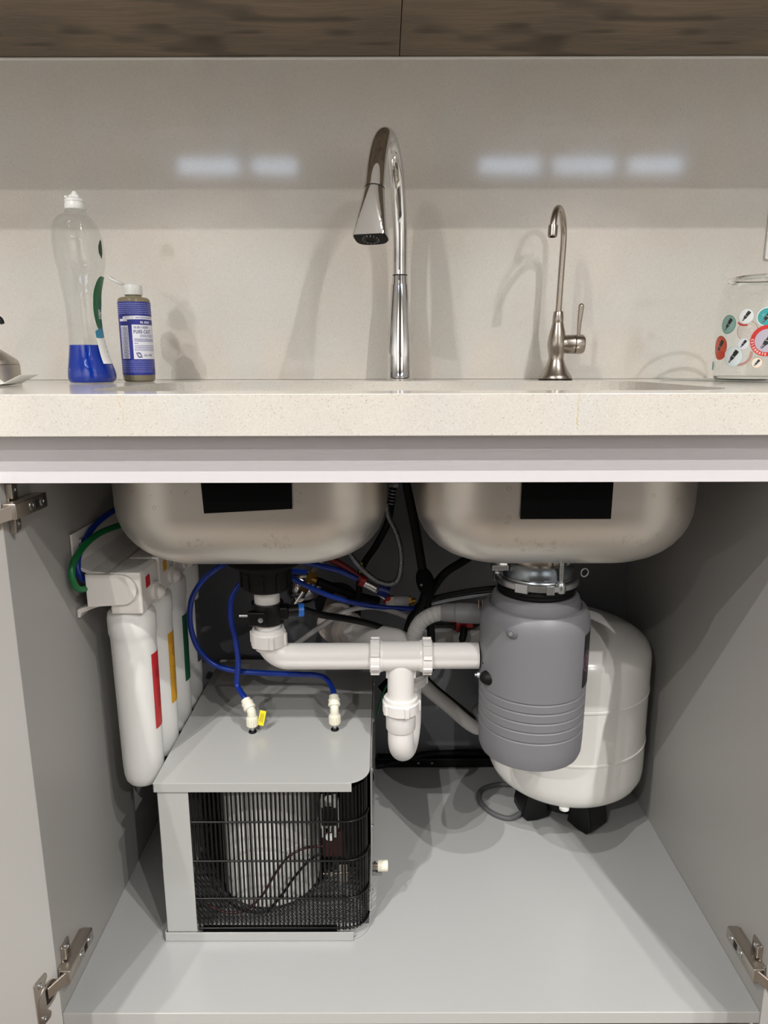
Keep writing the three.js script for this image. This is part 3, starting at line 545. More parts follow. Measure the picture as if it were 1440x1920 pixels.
// ---------------------------------------------------------------- glass, sheet and outlet on the right
{
  const t = thing('plastic_sheet', 'thin clear plastic sheet lying under the printed glass', 'sheet', [0.72, CT, -0.45]);
  const pts = [[0.528, 0.582], [0.545, 0.585], [0.86, 0.56], [0.86, 0.30], [0.66, 0.285], [0.648, 0.295], [0.526, 0.568]];
  part('sheet', extrude(poly(pts), 0.0026, 0.0008).rotateX(-Math.PI / 2).translate(0, CT + 0.0004, 0), M.clear, t);
  part('raised_edge', sweep([V(0.650, CT + 0.0032, -0.296), V(0.59, CT + 0.0034, -0.43), V(0.528, CT + 0.0036, -0.568), V(0.5235, CT + 0.0062, -0.579)], 0.0013, 40, 8), M.clear, t);
}
{
  const cx = 0.6345, z = -0.437, y0 = CT + 0.0036, t = thing('printed_drinking_glass', 'can-shaped drinking glass printed with round bottle badges', 'glass', [cx, y0, z]);
  const o = [[0.0, 0.0], [0.066, 0.0], [0.0690, 0.0018], [0.0700, 0.006], [0.0712, 0.04], [0.0722, 0.090], [0.0722, 0.120], [0.0718, 0.1265], [0.0690, 0.1335], [0.0665, 0.1372], [0.0672, 0.1405], [0.0675, 0.1445], [0.0660, 0.149], [0.0640, 0.1555], [0.0628, 0.159], [0.0628, 0.1622]];
  part('body', lathe(o.slice(2), [cx, y0, z], 'y', 96), M.glass, t);
  part('thick_foot', lathe([[0, 0], [0.066, 0], [0.0685, 0.0018], [0.0695, 0.0058], [0.064, 0.0068], [0, 0.0052]], [cx, y0, z], 'y', 72), M.glassSolid, t);
  part('rim', lathe([[0.0602, 0.1605], [0.0600, 0.1632], [0.0612, 0.1648], [0.0626, 0.1642], [0.0634, 0.162], [0.0634, 0.159], [0.0624, 0.1575], [0.0608, 0.158], [0.0602, 0.1605]], [cx, y0, z], 'y', 96), M.glassSolid, t);
  const T0 = -2.3, T1 = 0.7, K = 6000, map = canvasTexture(1305, 618, (c, w, h) => {
    c.clearRect(0, 0, w, h);
    const X = (deg) => (THREE.MathUtils.degToRad(deg) - T0) * 0.0725 * K, Y = (m) => (0.115 - m) * K;   // angle round the glass, height above its foot
    const bottle = (x, y, s, rot = 0.62) => { c.save(); c.translate(x, y); c.rotate(rot); c.scale(s, s); c.fillStyle = '#26292b'; c.beginPath(); c.moveTo(-6, 46); c.lineTo(6, 46); c.lineTo(7, 26); c.quadraticCurveTo(14, 14, 14, 0); c.quadraticCurveTo(10, -10, 15, -22); c.lineTo(14, -46); c.lineTo(-14, -46); c.lineTo(-15, -22); c.quadraticCurveTo(-10, -10, -14, 0); c.quadraticCurveTo(-14, 14, -7, 26); c.closePath(); c.fill(); c.strokeStyle = '#e8e8e4'; c.lineWidth = 2.5; c.beginPath(); c.moveTo(-11, 2); c.quadraticCurveTo(0, -8, 11, 2); c.stroke(); c.fillStyle = '#dfe6e6'; c.fillRect(-3, 24, 3, 20); c.restore(); };
    const disc = (deg, m, r, col, rim, b = 1) => { const x = X(deg), y = Y(m); c.fillStyle = col; c.beginPath(); c.arc(x, y, r, 0, 7); c.fill(); if (rim) { c.strokeStyle = rim; c.lineWidth = r * 0.09; c.stroke(); } for (let k = 0; k < 14; k++) { c.fillStyle = 'rgba(255,255,255,0.16)'; c.beginPath(); c.arc(x + (rnd() - 0.5) * r, y + (rnd() - 0.5) * r, r * 0.12 * rnd(), 0, 7); c.fill(); } if (b) bottle(x, y, (r / 62) * b); };
    reseed(31);
    c.globalAlpha = 0.5; disc(-46, 0.078, 92, '#cdbfb6', '#9b6a5c', 0); c.globalAlpha = 1;
    c.strokeStyle = '#b98f86'; c.lineWidth = 24; c.beginPath(); c.arc(X(-52), Y(0.042), 104, -0.2, 1.7); c.stroke();
    disc(-73, 0.089, 86, '#8fb8b0', '#5f958d'); disc(-49, 0.1005, 70, '#eceff0', '#c9cfd2'); c.strokeStyle = '#c43a34'; c.lineWidth = 16; c.beginPath(); c.arc(X(-50), Y(0.0995), 78, 1.2, 2.5); c.stroke();
    disc(-86, 0.0535, 104, '#d9583f', '#a93a2a'); c.fillStyle = '#cf4327'; c.beginPath(); c.ellipse(X(-84), Y(0.04), 78, 46, 0, 0, 7); c.fill();
    disc(-25, 0.0985, 84, '#3fa0a3', '#e8efef'); disc(-49, 0.0575, 54, '#e3e6ee', '#c9cfd8'); disc(-61, 0.0375, 94, '#dfe9ec', '#cfd8dd');
    disc(-106, 0.0225, 48, '#3a9aa0', null, 0); disc(-31, 0.0275, 48, '#e6e0d6', '#d9a35e');
    const rx = X(-22), ry = Y(0.062); c.fillStyle = '#cc2f2a'; c.beginPath(); c.arc(rx, ry, 146, 0, 7); c.fill(); c.fillStyle = '#b9b3c2'; c.beginPath(); c.arc(rx, ry, 108, 0, 7); c.fill(); bottle(rx, ry + 6, 1.7);
    c.fillStyle = '#f4e9e2'; c.font = 'bold 30px sans-serif'; c.textAlign = 'center'; 'CELEBRATE'.split('').forEach((ch, k) => { const q = Math.PI * 1.02 - k * 0.2; c.save(); c.translate(rx + Math.cos(q) * 127, ry + Math.sin(q) * 127); c.rotate(q - Math.PI / 2); c.fillText(ch, 0, 10); c.restore(); });
    disc(5, 0.09, 70, '#e9ecec', '#c43a34'); disc(12, 0.04, 80, '#d9583f', '#a93a2a');
  });
  const g = new THREE.CylinderGeometry(0.0729, 0.0722, 0.103, 96, 1, true, T0, T1 - T0).translate(cx, y0 + 0.0635, z);
  part('print', g, std({ map, transparent: true, roughness: 0.35, side: THREE.DoubleSide }), t, { keepUV: true, label: 'round red, teal and white badges printed on the glass' });
}
{
  const t = thing('wall_outlet', 'white outlet plate on the backsplash at the right edge', 'outlet', [0.77, 1.18, WZ]);
  part('cover_plate', extrude(plateShape(0.075, 0.118, 0.004), 0.006, 0.0015).translate(0.7755, 1.2055, WZ + 0.0003), M.white, t);
  for (const q of [-0.0195, 0.0195]) part('socket', extrude(plateShape(0.033, 0.028, 0.006), 0.002, 0.0005).translate(0.7755, 1.2055 + q, WZ + 0.0064), M.plastic, t);
}

// ---------------------------------------------------------------- drain: strainer, saddle, white pipes and trap
const PZ = -0.268, TX = -0.1825;
{
  const t = thing('sink_strainer', 'black basket strainer flange under the left bowl of the sink', 'strainer', [TX, 0.66, PZ]);
  part('flange', lathe([[0, 0.6795], [0.062, 0.6795], [0.0645, 0.668], [0.0635, 0.659], [0.054, 0.652], [0.044, 0.647], [0, 0.647]].reverse(), [TX, 0, PZ], 'y', 48), M.foamBlack, t);
  part('locknut', [lathe([[0, 0.611], [0.0345, 0.611], [0.0368, 0.614], [0.0385, 0.634], [0.0395, 0.647], [0, 0.647]], [TX, 0, PZ], 'y', 40), ...Array.from({ length: 10 }, (_, k) => { const a = k / 10 * 6.283; return box(-0.0025, 0.0025, 0.616, 0.642, 0.036, 0.0405, 0.001).rotateY(a).translate(TX, 0, PZ); })], M.rubber, t);
}
const pvcRib = (from, to, r0, r1, ribs = 8) => {               // slip nut with grip ribs, from one point towards another
  const L = from.distanceTo(to), gs = [lathe([[r0, 0], [r1 - 0.0015, 0], [r1, 0.0015], [r1, L * 0.72], [r1 - 0.002, L * 0.8], [r1 - 0.003, L], [r0, L]], [0, 0, 0], 'y', 48)];
  for (let k = 0; k < ribs; k++) gs.push(box(-0.0035, 0.0035, L * 0.05, L * 0.72, r1 - 0.001, r1 + 0.0026, 0.0008).rotateY(k / ribs * 6.283 + 0.3));
  return mergeGeometries(gs.map((g) => boxUV(clean(along(g, from, to)))));
};
{
  const t = thing('drain_pipe', 'white plastic drain pipe with elbow, tee and U-trap between bowl and disposer', 'pipe', [0, 0.5, PZ]);
  const r = 0.0208, py = 0.4975;
  part('tailpiece', lathe([[0, 0.612], [r - 0.001, 0.612], [r - 0.001, 0.52], [0, 0.52]].reverse(), [TX, 0, PZ], 'y', 40), M.pvc, t);
  part('slip_nut', pvcRib(V(TX, 0.518, PZ), V(TX, 0.547, PZ), r, 0.0275, 6), M.pvc, t);
  part('elbow', [sweep([V(TX, 0.520, PZ), V(TX, 0.511, PZ), ...Array.from({ length: 9 }, (_, k) => { const a = Math.PI + (k + 1) / 10 * Math.PI / 2, R = 0.033; return V(TX + R + Math.cos(a) * R, py + R + Math.sin(a) * R - 0.0002, PZ); }), V(TX + 0.034, py, PZ), V(TX + 0.05, py, PZ)], r, 60, 40, 0.5), lathe([[r, 0.5235], [r + 0.004, 0.5235], [r + 0.003, 0.5155], [r, 0.514]].reverse(), [TX, 0, PZ], 'y', 40)], M.pvc, t);
  part('horizontal_tube', lathe([[0, TX + 0.045], [r, TX + 0.045], [r, -0.008], [0, -0.008]], [0, py, PZ], 'x', 48), M.pvc, t);
  const tx = 0.0265;
  part('tee', [lathe([[0, -0.012], [r + 0.0028, -0.012], [r + 0.0028, 0.065], [0, 0.065]], [0, py, PZ], 'x', 48), lathe([[0, -0.1], [r + 0.0006, -0.1], [r + 0.0006, -0.012], [0, 0]], [tx, py, PZ], 'y', 48), box(tx - 0.0238, tx - 0.0195, py - 0.036, py - 0.015, PZ - 0.006, PZ + 0.006, 0.001), box(tx + 0.0195, tx + 0.0238, py - 0.036, py - 0.015, PZ - 0.006, PZ + 0.006, 0.001)], M.pvc, t);
  part('slip_nut', pvcRib(V(-0.0225, py, PZ), V(-0.002, py, PZ), r, 0.0272, 8), M.pvc, t);
  part('slip_nut', pvcRib(V(0.0755, py, PZ), V(0.055, py, PZ), r, 0.0272, 8), M.pvc, t);
  part('horizontal_tube', lathe([[0, 0.06], [r - 0.0002, 0.06], [r - 0.0002, 0.149], [0, 0.149]], [0, py + 0.0003, PZ], 'x', 48), M.pvc, t);
  part('slip_nut', pvcRib(V(tx, 0.403, PZ), V(tx, 0.4275, PZ), r, 0.0295, 5), M.pvc, t);
  part('trap_socket', lathe([[0, 0.3715], [r + 0.0018, 0.3715], [r + 0.0032, 0.374], [r + 0.0032, 0.404], [0, 0.404]], [tx, 0, PZ], 'y', 48), M.pvc, t);
  const d = V(0.22, 0, -0.975).normalize(), R = 0.036, yb = 0.357, bend = [V(tx, 0.376, PZ), V(tx, yb + 0.006, PZ)];
  for (let k = 0; k <= 12; k++) { const a = Math.PI - (k / 12) * Math.PI; bend.push(V(tx, yb - Math.sin(a) * R, PZ).addScaledVector(d, R + Math.cos(a) * R)); }
  const up = V(tx, 0, PZ).addScaledVector(d, 2 * R); bend.push(V(up.x, yb + 0.02, up.z), V(up.x, 0.43, up.z));
  part('trap_bend', sweep(bend, r + 0.0002, 110, 40), M.pvc, t);
  part('slip_nut', pvcRib(V(up.x, 0.416, up.z), V(up.x, 0.438, up.z), r, 0.0295, 5), M.pvc, t);
  part('trap_arm', sweep([V(up.x, 0.43, up.z), V(up.x, 0.462, up.z), V(up.x - 0.012, 0.482, up.z - 0.014), V(up.x - 0.05, 0.478, up.z - 0.055), V(-0.045, 0.455, -0.47), V(-0.07, 0.449, -0.50)], 0.0205, 90, 32), M.pvc, t);
}
{
  const t = thing('wall_drain', 'grey-white drain elbow with ring collar entering the back of the cabinet', 'drain', [-0.085, 0.447, -0.55]);
  part('elbow', sweep([V(-0.052, 0.445, -0.49), V(-0.075, 0.4475, -0.51), V(-0.094, 0.449, -0.535), V(-0.1, 0.449, -0.57), V(-0.1, 0.449, -0.647)], 0.0265, 60, 32), M.drainGrey, t);
  part('collar', along(lathe([[0.024, 0], [0.0335, 0], [0.0345, 0.003], [0.0345, 0.017], [0.032, 0.02], [0.024, 0.02]], [0, 0, 0], 'y', 40), V(-0.066, 0.4465, -0.505), V(-0.09, 0.4485, -0.527)), M.drainGrey, t);
  part('ring', along(lathe([[0.026, 0], [0.0395, 0], [0.0405, 0.0035], [0.0405, 0.008], [0.039, 0.0105], [0.026, 0.0105]], [0, 0, 0], 'y', 44), V(-0.092, 0.449, -0.532), V(-0.1, 0.449, -0.552)), M.drainGrey, t);
  part('wall_flange', lathe([[0.02, 0], [0.048, 0], [0.046, 0.005], [0.03, 0.007], [0.02, 0.007]], [-0.1, 0.449, -0.6475], 'z', 40), M.darkGap, t);
}
{
  const t = thing('drain_saddle', 'black saddle clamp with a steel bolt on the white tailpiece', 'clamp', [TX, 0.575, PZ]);
  part('clamp', [lathe([[0.0202, 0.5555], [0.0245, 0.5555], [0.0255, 0.5575], [0.0255, 0.5865], [0.0245, 0.589], [0.0202, 0.589], [0.0202, 0.5555]], [TX, 0, PZ], 'y', 40), box(TX - 0.0265, TX + 0.002, 0.558, 0.581, PZ + 0.016, PZ + 0.028, 0.003), box(TX + 0.015, TX + 0.034, 0.563, 0.584, PZ - 0.01, PZ + 0.014, 0.004)], M.blackPlastic, t);
  part('bolt', [rod(V(TX - 0.040, 0.5735, PZ + 0.021), V(TX - 0.02, 0.5735, PZ + 0.021), 0.0024), lathe([[0, 0], [0.0046, 0], [0.0046, 0.004], [0, 0.004]], [TX - 0.0245, 0.5735, PZ + 0.021], 'x', 6)], M.zinc, t);
  part('bolt', lathe([[0, 0], [0.0046, 0], [0.004, 0.0028], [0, 0.0034]], [TX - 0.006, 0.5690, PZ + 0.0278], 'z', 12), M.zinc, t);
  part('port', rod(V(TX + 0.032, 0.575, PZ + 0.002), V(TX + 0.0475, 0.574, PZ - 0.002), 0.0095, 24), M.blackPlastic, t);
  part('port_collar', rod(V(TX + 0.0475, 0.574, PZ - 0.002), V(TX + 0.0555, 0.5735, PZ - 0.004), 0.0105, 24), M.blueCollar, t, { label: 'bright blue collar' });
}
const tube = (name, label, cat, pts, r, mat, seg = 120) => { const t = thing(name, label, cat, pts[0]); part(name === 'power_cable' ? 'cable' : 'tube', sweep(pts, r, seg, 14), mat, t); return t; };
tube('drain_line', 'thin black tube from the saddle clamp curving behind the trap', 'tube', [[-0.128, 0.5735, -0.273], [-0.1024, 0.5589, -0.29], [-0.0621, 0.5365, -0.33], [-0.0186, 0.5056, -0.38], [0.0193, 0.4714, -0.42], [0.0447, 0.4381, -0.45], [0.060, 0.395, -0.472], [0.0905, 0.336, -0.505], [0.139, 0.291, -0.508], [0.176, 0.255, -0.512], [0.19, 0.22, -0.53]], 0.0058, M.blackPlastic);

// ---------------------------------------------------------------- food waste disposer
{
  const cx = 0.2345, cz = -0.262, t = thing('waste_disposer', 'grey waste disposer with ribbed waist hanging from the right bowl', 'disposer', [cx, 0.342, cz]);
  const G = (y, r = 0.0828) => [[r, y - 0.0022], [r - 0.0018, y - 0.0008], [r - 0.0018, y + 0.0006], [r, y + 0.0018]];
  part('body', lathe([[0, 0.340], [0.058, 0.340], [0.072, 0.3425], [0.0785, 0.3465], [0.0812, 0.354], [0.0822, 0.372], ...G(0.394, 0.0826), ...G(0.411, 0.0829), ...G(0.4265, 0.0831), ...G(0.442, 0.0832), ...G(0.457, 0.0833), [0.0835, 0.475], [0.0838, 0.51], [0.084, 0.545], [0.084, 0.563], [0.083, 0.5745], [0.08, 0.583], [0.076, 0.5885], [0.0705, 0.5895], [0.0695, 0.588], [0.0685, 0.5885], [0.0678, 0.596], [0.0655, 0.604], [0.0605, 0.6085], [0, 0.6085]], [cx, 0, cz], 'y', 96), M.greyPlastic, t);
  part('rubber_ring', lathe([[0.04, 0.608], [0.0575, 0.608], [0.0592, 0.611], [0.0575, 0.614], [0.0592, 0.617], [0.0575, 0.621], [0.052, 0.624], [0.04, 0.624]], [cx, 0, cz], 'y', 64), M.rubber, t);
  part('mounting_ring', [lathe([[0.050, 0.6245], [0.0625, 0.6245], [0.0638, 0.626], [0.0638, 0.633], [0.0622, 0.6345], [0.0545, 0.6345], [0.0535, 0.637], [0.050, 0.637], [0.050, 0.6245]], [cx, 0, cz], 'y', 72),
    ...[[0.35, 0.012], [-0.3, 0.02], [2.3, 0.02], [-2.4, 0.02]].map(([a, w]) => box(-w / 2, w / 2, 0.6225, 0.6365, 0.0605, 0.0668, 0.0012).rotateY(a - 0.25).translate(cx, 0, cz))], M.zinc, t);
  part('upper_ring', lathe([[0.044, 0.637], [0.0548, 0.637], [0.0552, 0.640], [0.0535, 0.654], [0.0505, 0.658], [0.044, 0.658], [0.044, 0.637]], [cx, 0, cz], 'y', 64), std({ color: S('#8f979d'), roughness: 0.28, metalness: 1 }), t);
  part('sink_flange', lathe([[0.03, 0.656], [0.0445, 0.656], [0.0445, 0.679], [0.049, 0.6805], [0.03, 0.6805]], [cx, 0, cz], 'y', 64), M.nickel, t, { label: 'bare steel flange sleeve' });
  for (const a of [0.42, 2.5, -1.75]) {
    const x = cx + Math.sin(a) * 0.0585, z = cz + Math.cos(a) * 0.0585;
    const b = part('bolt', [cyl(0.0036, 0.034, [x, 0.638, z], 'y', 16), ...Array.from({ length: 8 }, (_, k) => lathe([[0.0034, -0.0008], [0.0041, 0], [0.0034, 0.0008]], [x, 0.644 + k * 0.0028, z], 'y', 14))], M.zinc, t);
    part('bolt_boss', lathe([[0, 0.6225], [0.0068, 0.6225], [0.0076, 0.625], [0.0076, 0.634], [0.006, 0.638], [0.0045, 0.640], [0, 0.640]], [x, 0, z], 'y', 20), M.zinc, b);
  }
  part('ring_ear', box(cx - 0.073, cx - 0.048, 0.648, 0.6565, cz + 0.012, cz + 0.028, 0.0015), M.zinc, t);
  part('wire_loop', new THREE.TorusGeometry(0.0062, 0.0011, 8, 28).rotateY(0.3).translate(cx + 0.067, 0.6435, cz + 0.022), M.zinc, t);
  part('screw_recess', new THREE.SphereGeometry(1, 24, 14).scale(0.0098, 0.0068, 0.0016).rotateZ(-0.25).rotateY(-0.62).translate(cx - 0.0495, 0.5655, cz + 0.0702), std({ color: S('#5c5c62'), roughness: 0.5 }), t);
  part('screw_head', cyl(0.0032, 0.0022, [0, 0, 0], 'z', 14).rotateY(-0.62).translate(cx - 0.0497, 0.5655, cz + 0.0708), M.connGrey, t);
  // discharge: oval rubber gasket and metal flange where the white pipe enters
  const oval = new THREE.Shape(); oval.absellipse(0, 0, 0.030, 0.041, 0, 6.2832);
  part('discharge_gasket', [extrude(oval, 0.009, 0.002, 24).rotateY(-Math.PI / 2).translate(0.1605, 0.4985, PZ), new THREE.SphereGeometry(1, 20, 14).scale(0.015, 0.0115, 0.013).translate(0.1615, 0.4785, PZ + 0.038)], M.rubber, t);
  const oval2 = new THREE.Shape(); oval2.absellipse(0, 0, 0.027, 0.0335, 0, 6.2832);
  part('discharge_flange', extrude(oval2, 0.003, 0.0006, 24).rotateY(-Math.PI / 2).rotateZ(0.06).translate(0.1512, 0.4975, PZ + 0.0), M.zinc, t);
  part('flange_bolt', [lathe([[0, 0], [0.0045, 0], [0.0045, 0.004], [0, 0.004]], [0.1445, 0.4775, PZ + 0.0265], 'x', 6), cyl(0.0024, 0.009, [0.1405, 0.4775, PZ + 0.0265], 'x', 12)], M.zinc, t);
  const lm = canvasTexture(256, 512, (c, w, h) => { c.fillStyle = '#141316'; c.fillRect(0, 0, w, h); c.fillStyle = '#3a2030'; c.beginPath(); c.ellipse(70, 270, 66, 96, 0, 0, 7); c.fill(); c.strokeStyle = '#7d5a70'; c.lineWidth = 7; c.stroke(); c.fillStyle = '#8d7180'; for (let k = 0; k < 5; k++) c.fillRect(44 + (k % 2) * 10, 208 + k * 25, 44 - (k % 3) * 8, 9); });
  part('rating_label', new THREE.CylinderGeometry(0.0844, 0.0841, 0.085, 24, 1, true, 0.86, 0.6).translate(cx, 0.5135, cz), std({ map: lm, roughness: 0.4, side: THREE.DoubleSide }), t, { keepUV: true, label: 'black label with a round plum emblem' });
}
{
  const t = thing('dishwasher_hose', 'grey ribbed dishwasher hose looping from the disposer behind the tee', 'hose', [0.1, 0.54, -0.33]);
  part('connector', [along(lathe([[0, 0], [0.0148, 0], [0.0152, 0.001], [0.0152, 0.022], [0.0168, 0.024], [0.0168, 0.060], [0.0155, 0.064], [0.0155, 0.085], [0, 0.085]], [0, 0, 0], 'y', 32), V(0.098, 0.5475, -0.33), V(0.19, 0.5545, -0.30))], M.connGrey, t);
  const path = [[0.104, 0.548, -0.331], [0.0974, 0.5463, -0.332], [0.0798, 0.5411, -0.334], [0.0621, 0.529, -0.336], [0.0525, 0.5109, -0.338], [0.0497, 0.4849, -0.345], [0.051, 0.445, -0.365], [0.06, 0.39, -0.42], [0.085, 0.345, -0.455], [0.1217, 0.306, -0.47], [0.1633, 0.2655, -0.475], [0.1845, 0.245, -0.492], [0.19, 0.236, -0.56], [0.215, 0.226, -0.615], [0.28, 0.22, -0.632]];
  part('hose', sweep(path, (f) => 0.0128 + (f < 0.16 ? 0.0007 * Math.sin(f * 1100) : 0), 420, 20), M.hoseGrey, t);
}
{
  const t = thing('hose_clamp', 'copper coloured wire clamp on the disposer hose inlet', 'clamp', [0.158, 0.556, -0.305]);
  part('wire_rings', [0, 0.006, 0.011].map((q, k) => new THREE.TorusGeometry(0.0172, 0.0012, 8, 36).rotateY(Math.PI / 2 + 0.25).translate(0.155 + q, 0.5525, -0.311 + q * 0.3)), std({ color: S('#8a6a68'), roughness: 0.3, metalness: 1 }), t);
  part('wire_ears', [rod(V(0.152, 0.566, -0.295), V(0.151, 0.583, -0.292), 0.0011), rod(V(0.157, 0.566, -0.295), V(0.1575, 0.583, -0.292), 0.0011)], std({ color: S('#b8a09c'), roughness: 0.3, metalness: 1 }), t);
}

// ---------------------------------------------------------------- pressure tank
{
  const cx = 0.3535, cz = -0.4775, R = 0.1468, t = thing('pressure_tank', 'white round pressure tank on a black footed stand by the right wall', 'tank', [cx, FY, cz]);
  const p = [[0, 0.489], [0.03, 0.4878], [0.06, 0.4840], [0.09, 0.4765], [0.115, 0.4655], [0.132, 0.4545], [0.1412, 0.4440], [0.1455, 0.4330], [R, 0.4200], [R, 0.3650], [R + 0.0012, 0.3640], [R + 0.0012, 0.3605], [R - 0.0006, 0.3595], [R - 0.0006, 0.2630], [R + 0.0012, 0.2620], [R + 0.0012, 0.2585], [R, 0.2575], [R, 0.205], [0.1455, 0.190], [0.139, 0.1765], [0.128, 0.1665], [0.105, 0.1555], [0.07, 0.1475], [0, 0.145]];
  part('shell', lathe(p.reverse(), [cx, 0, cz], 'y', 128), M.tank, t);
  part('stand_ring', lathe([[0.03, FY + 0.02], [0.044, FY + 0.02], [0.05, FY + 0.035], [0.066, 0.1475], [0.03, 0.1465], [0.03, FY + 0.02]], [cx, 0, cz], 'y', 48), M.blackPlastic, t);
  for (const a of [0.68, 0.68 - 2.09, 0.68 + 2.09]) {           // chunky chamfered foot
    const s = poly([[0.035, 0.006], [0.06, 0.0], [0.080, 0.0], [0.089, 0.009], [0.089, 0.022], [0.082, 0.055], [0.074, 0.072], [0.045, 0.071]]);
    const g = extrude(s, 0.058, 0.004).translate(0, 0, -0.029).rotateY(-Math.PI / 2).rotateY(a).translate(cx, FY + 0.0003, cz);
    part('foot', g, M.blackPlastic, t);
  }
  part('drain_plug', lathe([[0, 0], [0.009, 0], [0.009, 0.004], [0, 0.006]], [cx - 0.03, 0.1655, cz + 0.128], 'y', 20), M.white, t);
}

// ---------------------------------------------------------------- water filter unit on the left wall
{
  const fx = -0.378, zs = [-0.2223, -0.303, -0.384, -0.465], t = thing('water_filter_unit', 'white four-stage water filter with colour-labelled cartridges on the left cabinet wall', 'water filter', [fx, 0.45, -0.34]);
  const prof = poly([[-0.4415, 0.716], [-0.4445, 0.716], [-0.4445, 0.666], [-0.436, 0.664], [-0.4235, 0.658], [-0.4235, 0.612], [-0.4445, 0.604], [-0.4445, 0.592], [-0.441, 0.592], [-0.4385, 0.599], [-0.418, 0.607], [-0.396, 0.613], [-0.396, 0.640], [-0.40, 0.6605], [-0.4205, 0.6625], [-0.434, 0.6685], [-0.4415, 0.672]]);
  part('bracket', extrude(prof, 0.325, 0.0012).translate(0, 0, -0.515), M.plastic, t);
  const endS = new THREE.Shape(); endS.moveTo(-0.4245, 0.611); endS.lineTo(-0.378, 0.614); endS.absarc(-0.3755, 0.6365, 0.0225, -Math.PI / 2, Math.PI / 2); endS.lineTo(-0.4245, 0.660); endS.closePath();
  part('end_plate', extrude(endS, 0.009, 0.0012).translate(0, 0, -0.1905), M.plastic, t);
  part('bolt', [cyl(0.0055, 0.004, [-0.4412, 0.700, -0.215], 'x', 20)], M.zinc, t);
  part('keyhole', box(-0.4414, -0.4408, 0.682, 0.692, -0.218, -0.212), M.darkGap, t);
  const stripes = (base, dark) => canvasTexture(128, 512, (c, w, h) => { c.fillStyle = base; c.fillRect(0, 0, w, h); c.fillStyle = dark; c.fillRect(22, 110, 8, 60); c.fillRect(40, 96, 7, 90); for (let k = 0; k < 9; k++) c.fillRect(18 + (k % 2) * 8, 250 + k * 14, 50, 4); for (let k = 0; k < 5; k++) c.fillRect(60, 210 + k * 40, 6, 24); });
  const cols = [['#c2262b', '#8e1a20', 'red'], ['#d9a02a', '#a87616', 'yellow'], ['#0f5a3c', '#0a4430', 'green'], ['#4c4a4c', '#38363a', 'dark grey']];
  zs.forEach((z, k) => {
    const head = part('filter_head', [box(-0.3935, -0.3475, 0.5985, 0.661, z - 0.0385, z + 0.0355, 0.003), cyl(0.014, 0.006, [-0.3495, 0.6175, z - 0.018], 'x', 28), new THREE.SphereGeometry(0.0115, 20, 14).translate(-0.347, 0.6105, z - 0.031)], M.plastic, t);
    if (k < 2) part('stage_sticker', extrude(plateShape(0.017, 0.017, 0.002), 0.0006).rotateY(Math.PI / 2).translate(-0.3473, 0.640, z + 0.008), std({ color: S(cols[k][0]), roughness: 0.45 }), head);
    const c = part('cartridge', lathe([[0, 0.309], [0.016, 0.3095], [0.0235, 0.3125], [0.0278, 0.3185], [0.0298, 0.328], [0.0308, 0.345], [0.0328, 0.548], [0.0333, 0.556], [0.0349, 0.5605], [0.0351, 0.584], [0.0338, 0.5915], [0.029, 0.5965], [0.0, 0.5975]], [fx, 0, z], 'y', 64), M.white, t, { label: 'filter cartridge with ' + cols[k][2] + ' label' });
    part('label', new THREE.CylinderGeometry(0.0330, 0.0319, 0.122, 32, 1, true, 1.12, 1.5).translate(fx, 0.466, z), std({ map: stripes(cols[k][0], cols[k][1]), roughness: k < 2 ? 0.3 : 0.5, side: THREE.DoubleSide }), c, { keepUV: true, label: cols[k][2] + ' label' });
  });
}
tube('green_tube', 'green water tube bending into the back of the filter bracket', 'tube', [[-0.418, 0.638, -0.21], [-0.424, 0.638, -0.19], [-0.4305, 0.642, -0.172], [-0.434, 0.656, -0.165], [-0.4355, 0.675, -0.17], [-0.432, 0.693, -0.195], [-0.427, 0.703, -0.235], [-0.420, 0.704, -0.285], [-0.405, 0.701, -0.34], [-0.392, 0.699, -0.42]], 0.0048, M.greenPlastic);
tube('blue_tube', 'blue water tube running beside the green one into the filter bracket', 'tube', [[-0.419, 0.640, -0.235], [-0.428, 0.642, -0.205], [-0.4345, 0.655, -0.19], [-0.4385, 0.676, -0.195], [-0.438, 0.697, -0.22], [-0.436, 0.713, -0.255], [-0.431, 0.722, -0.295], [-0.425, 0.726, -0.34], [-0.41, 0.728, -0.42]], 0.0046, M.bluePlastic);

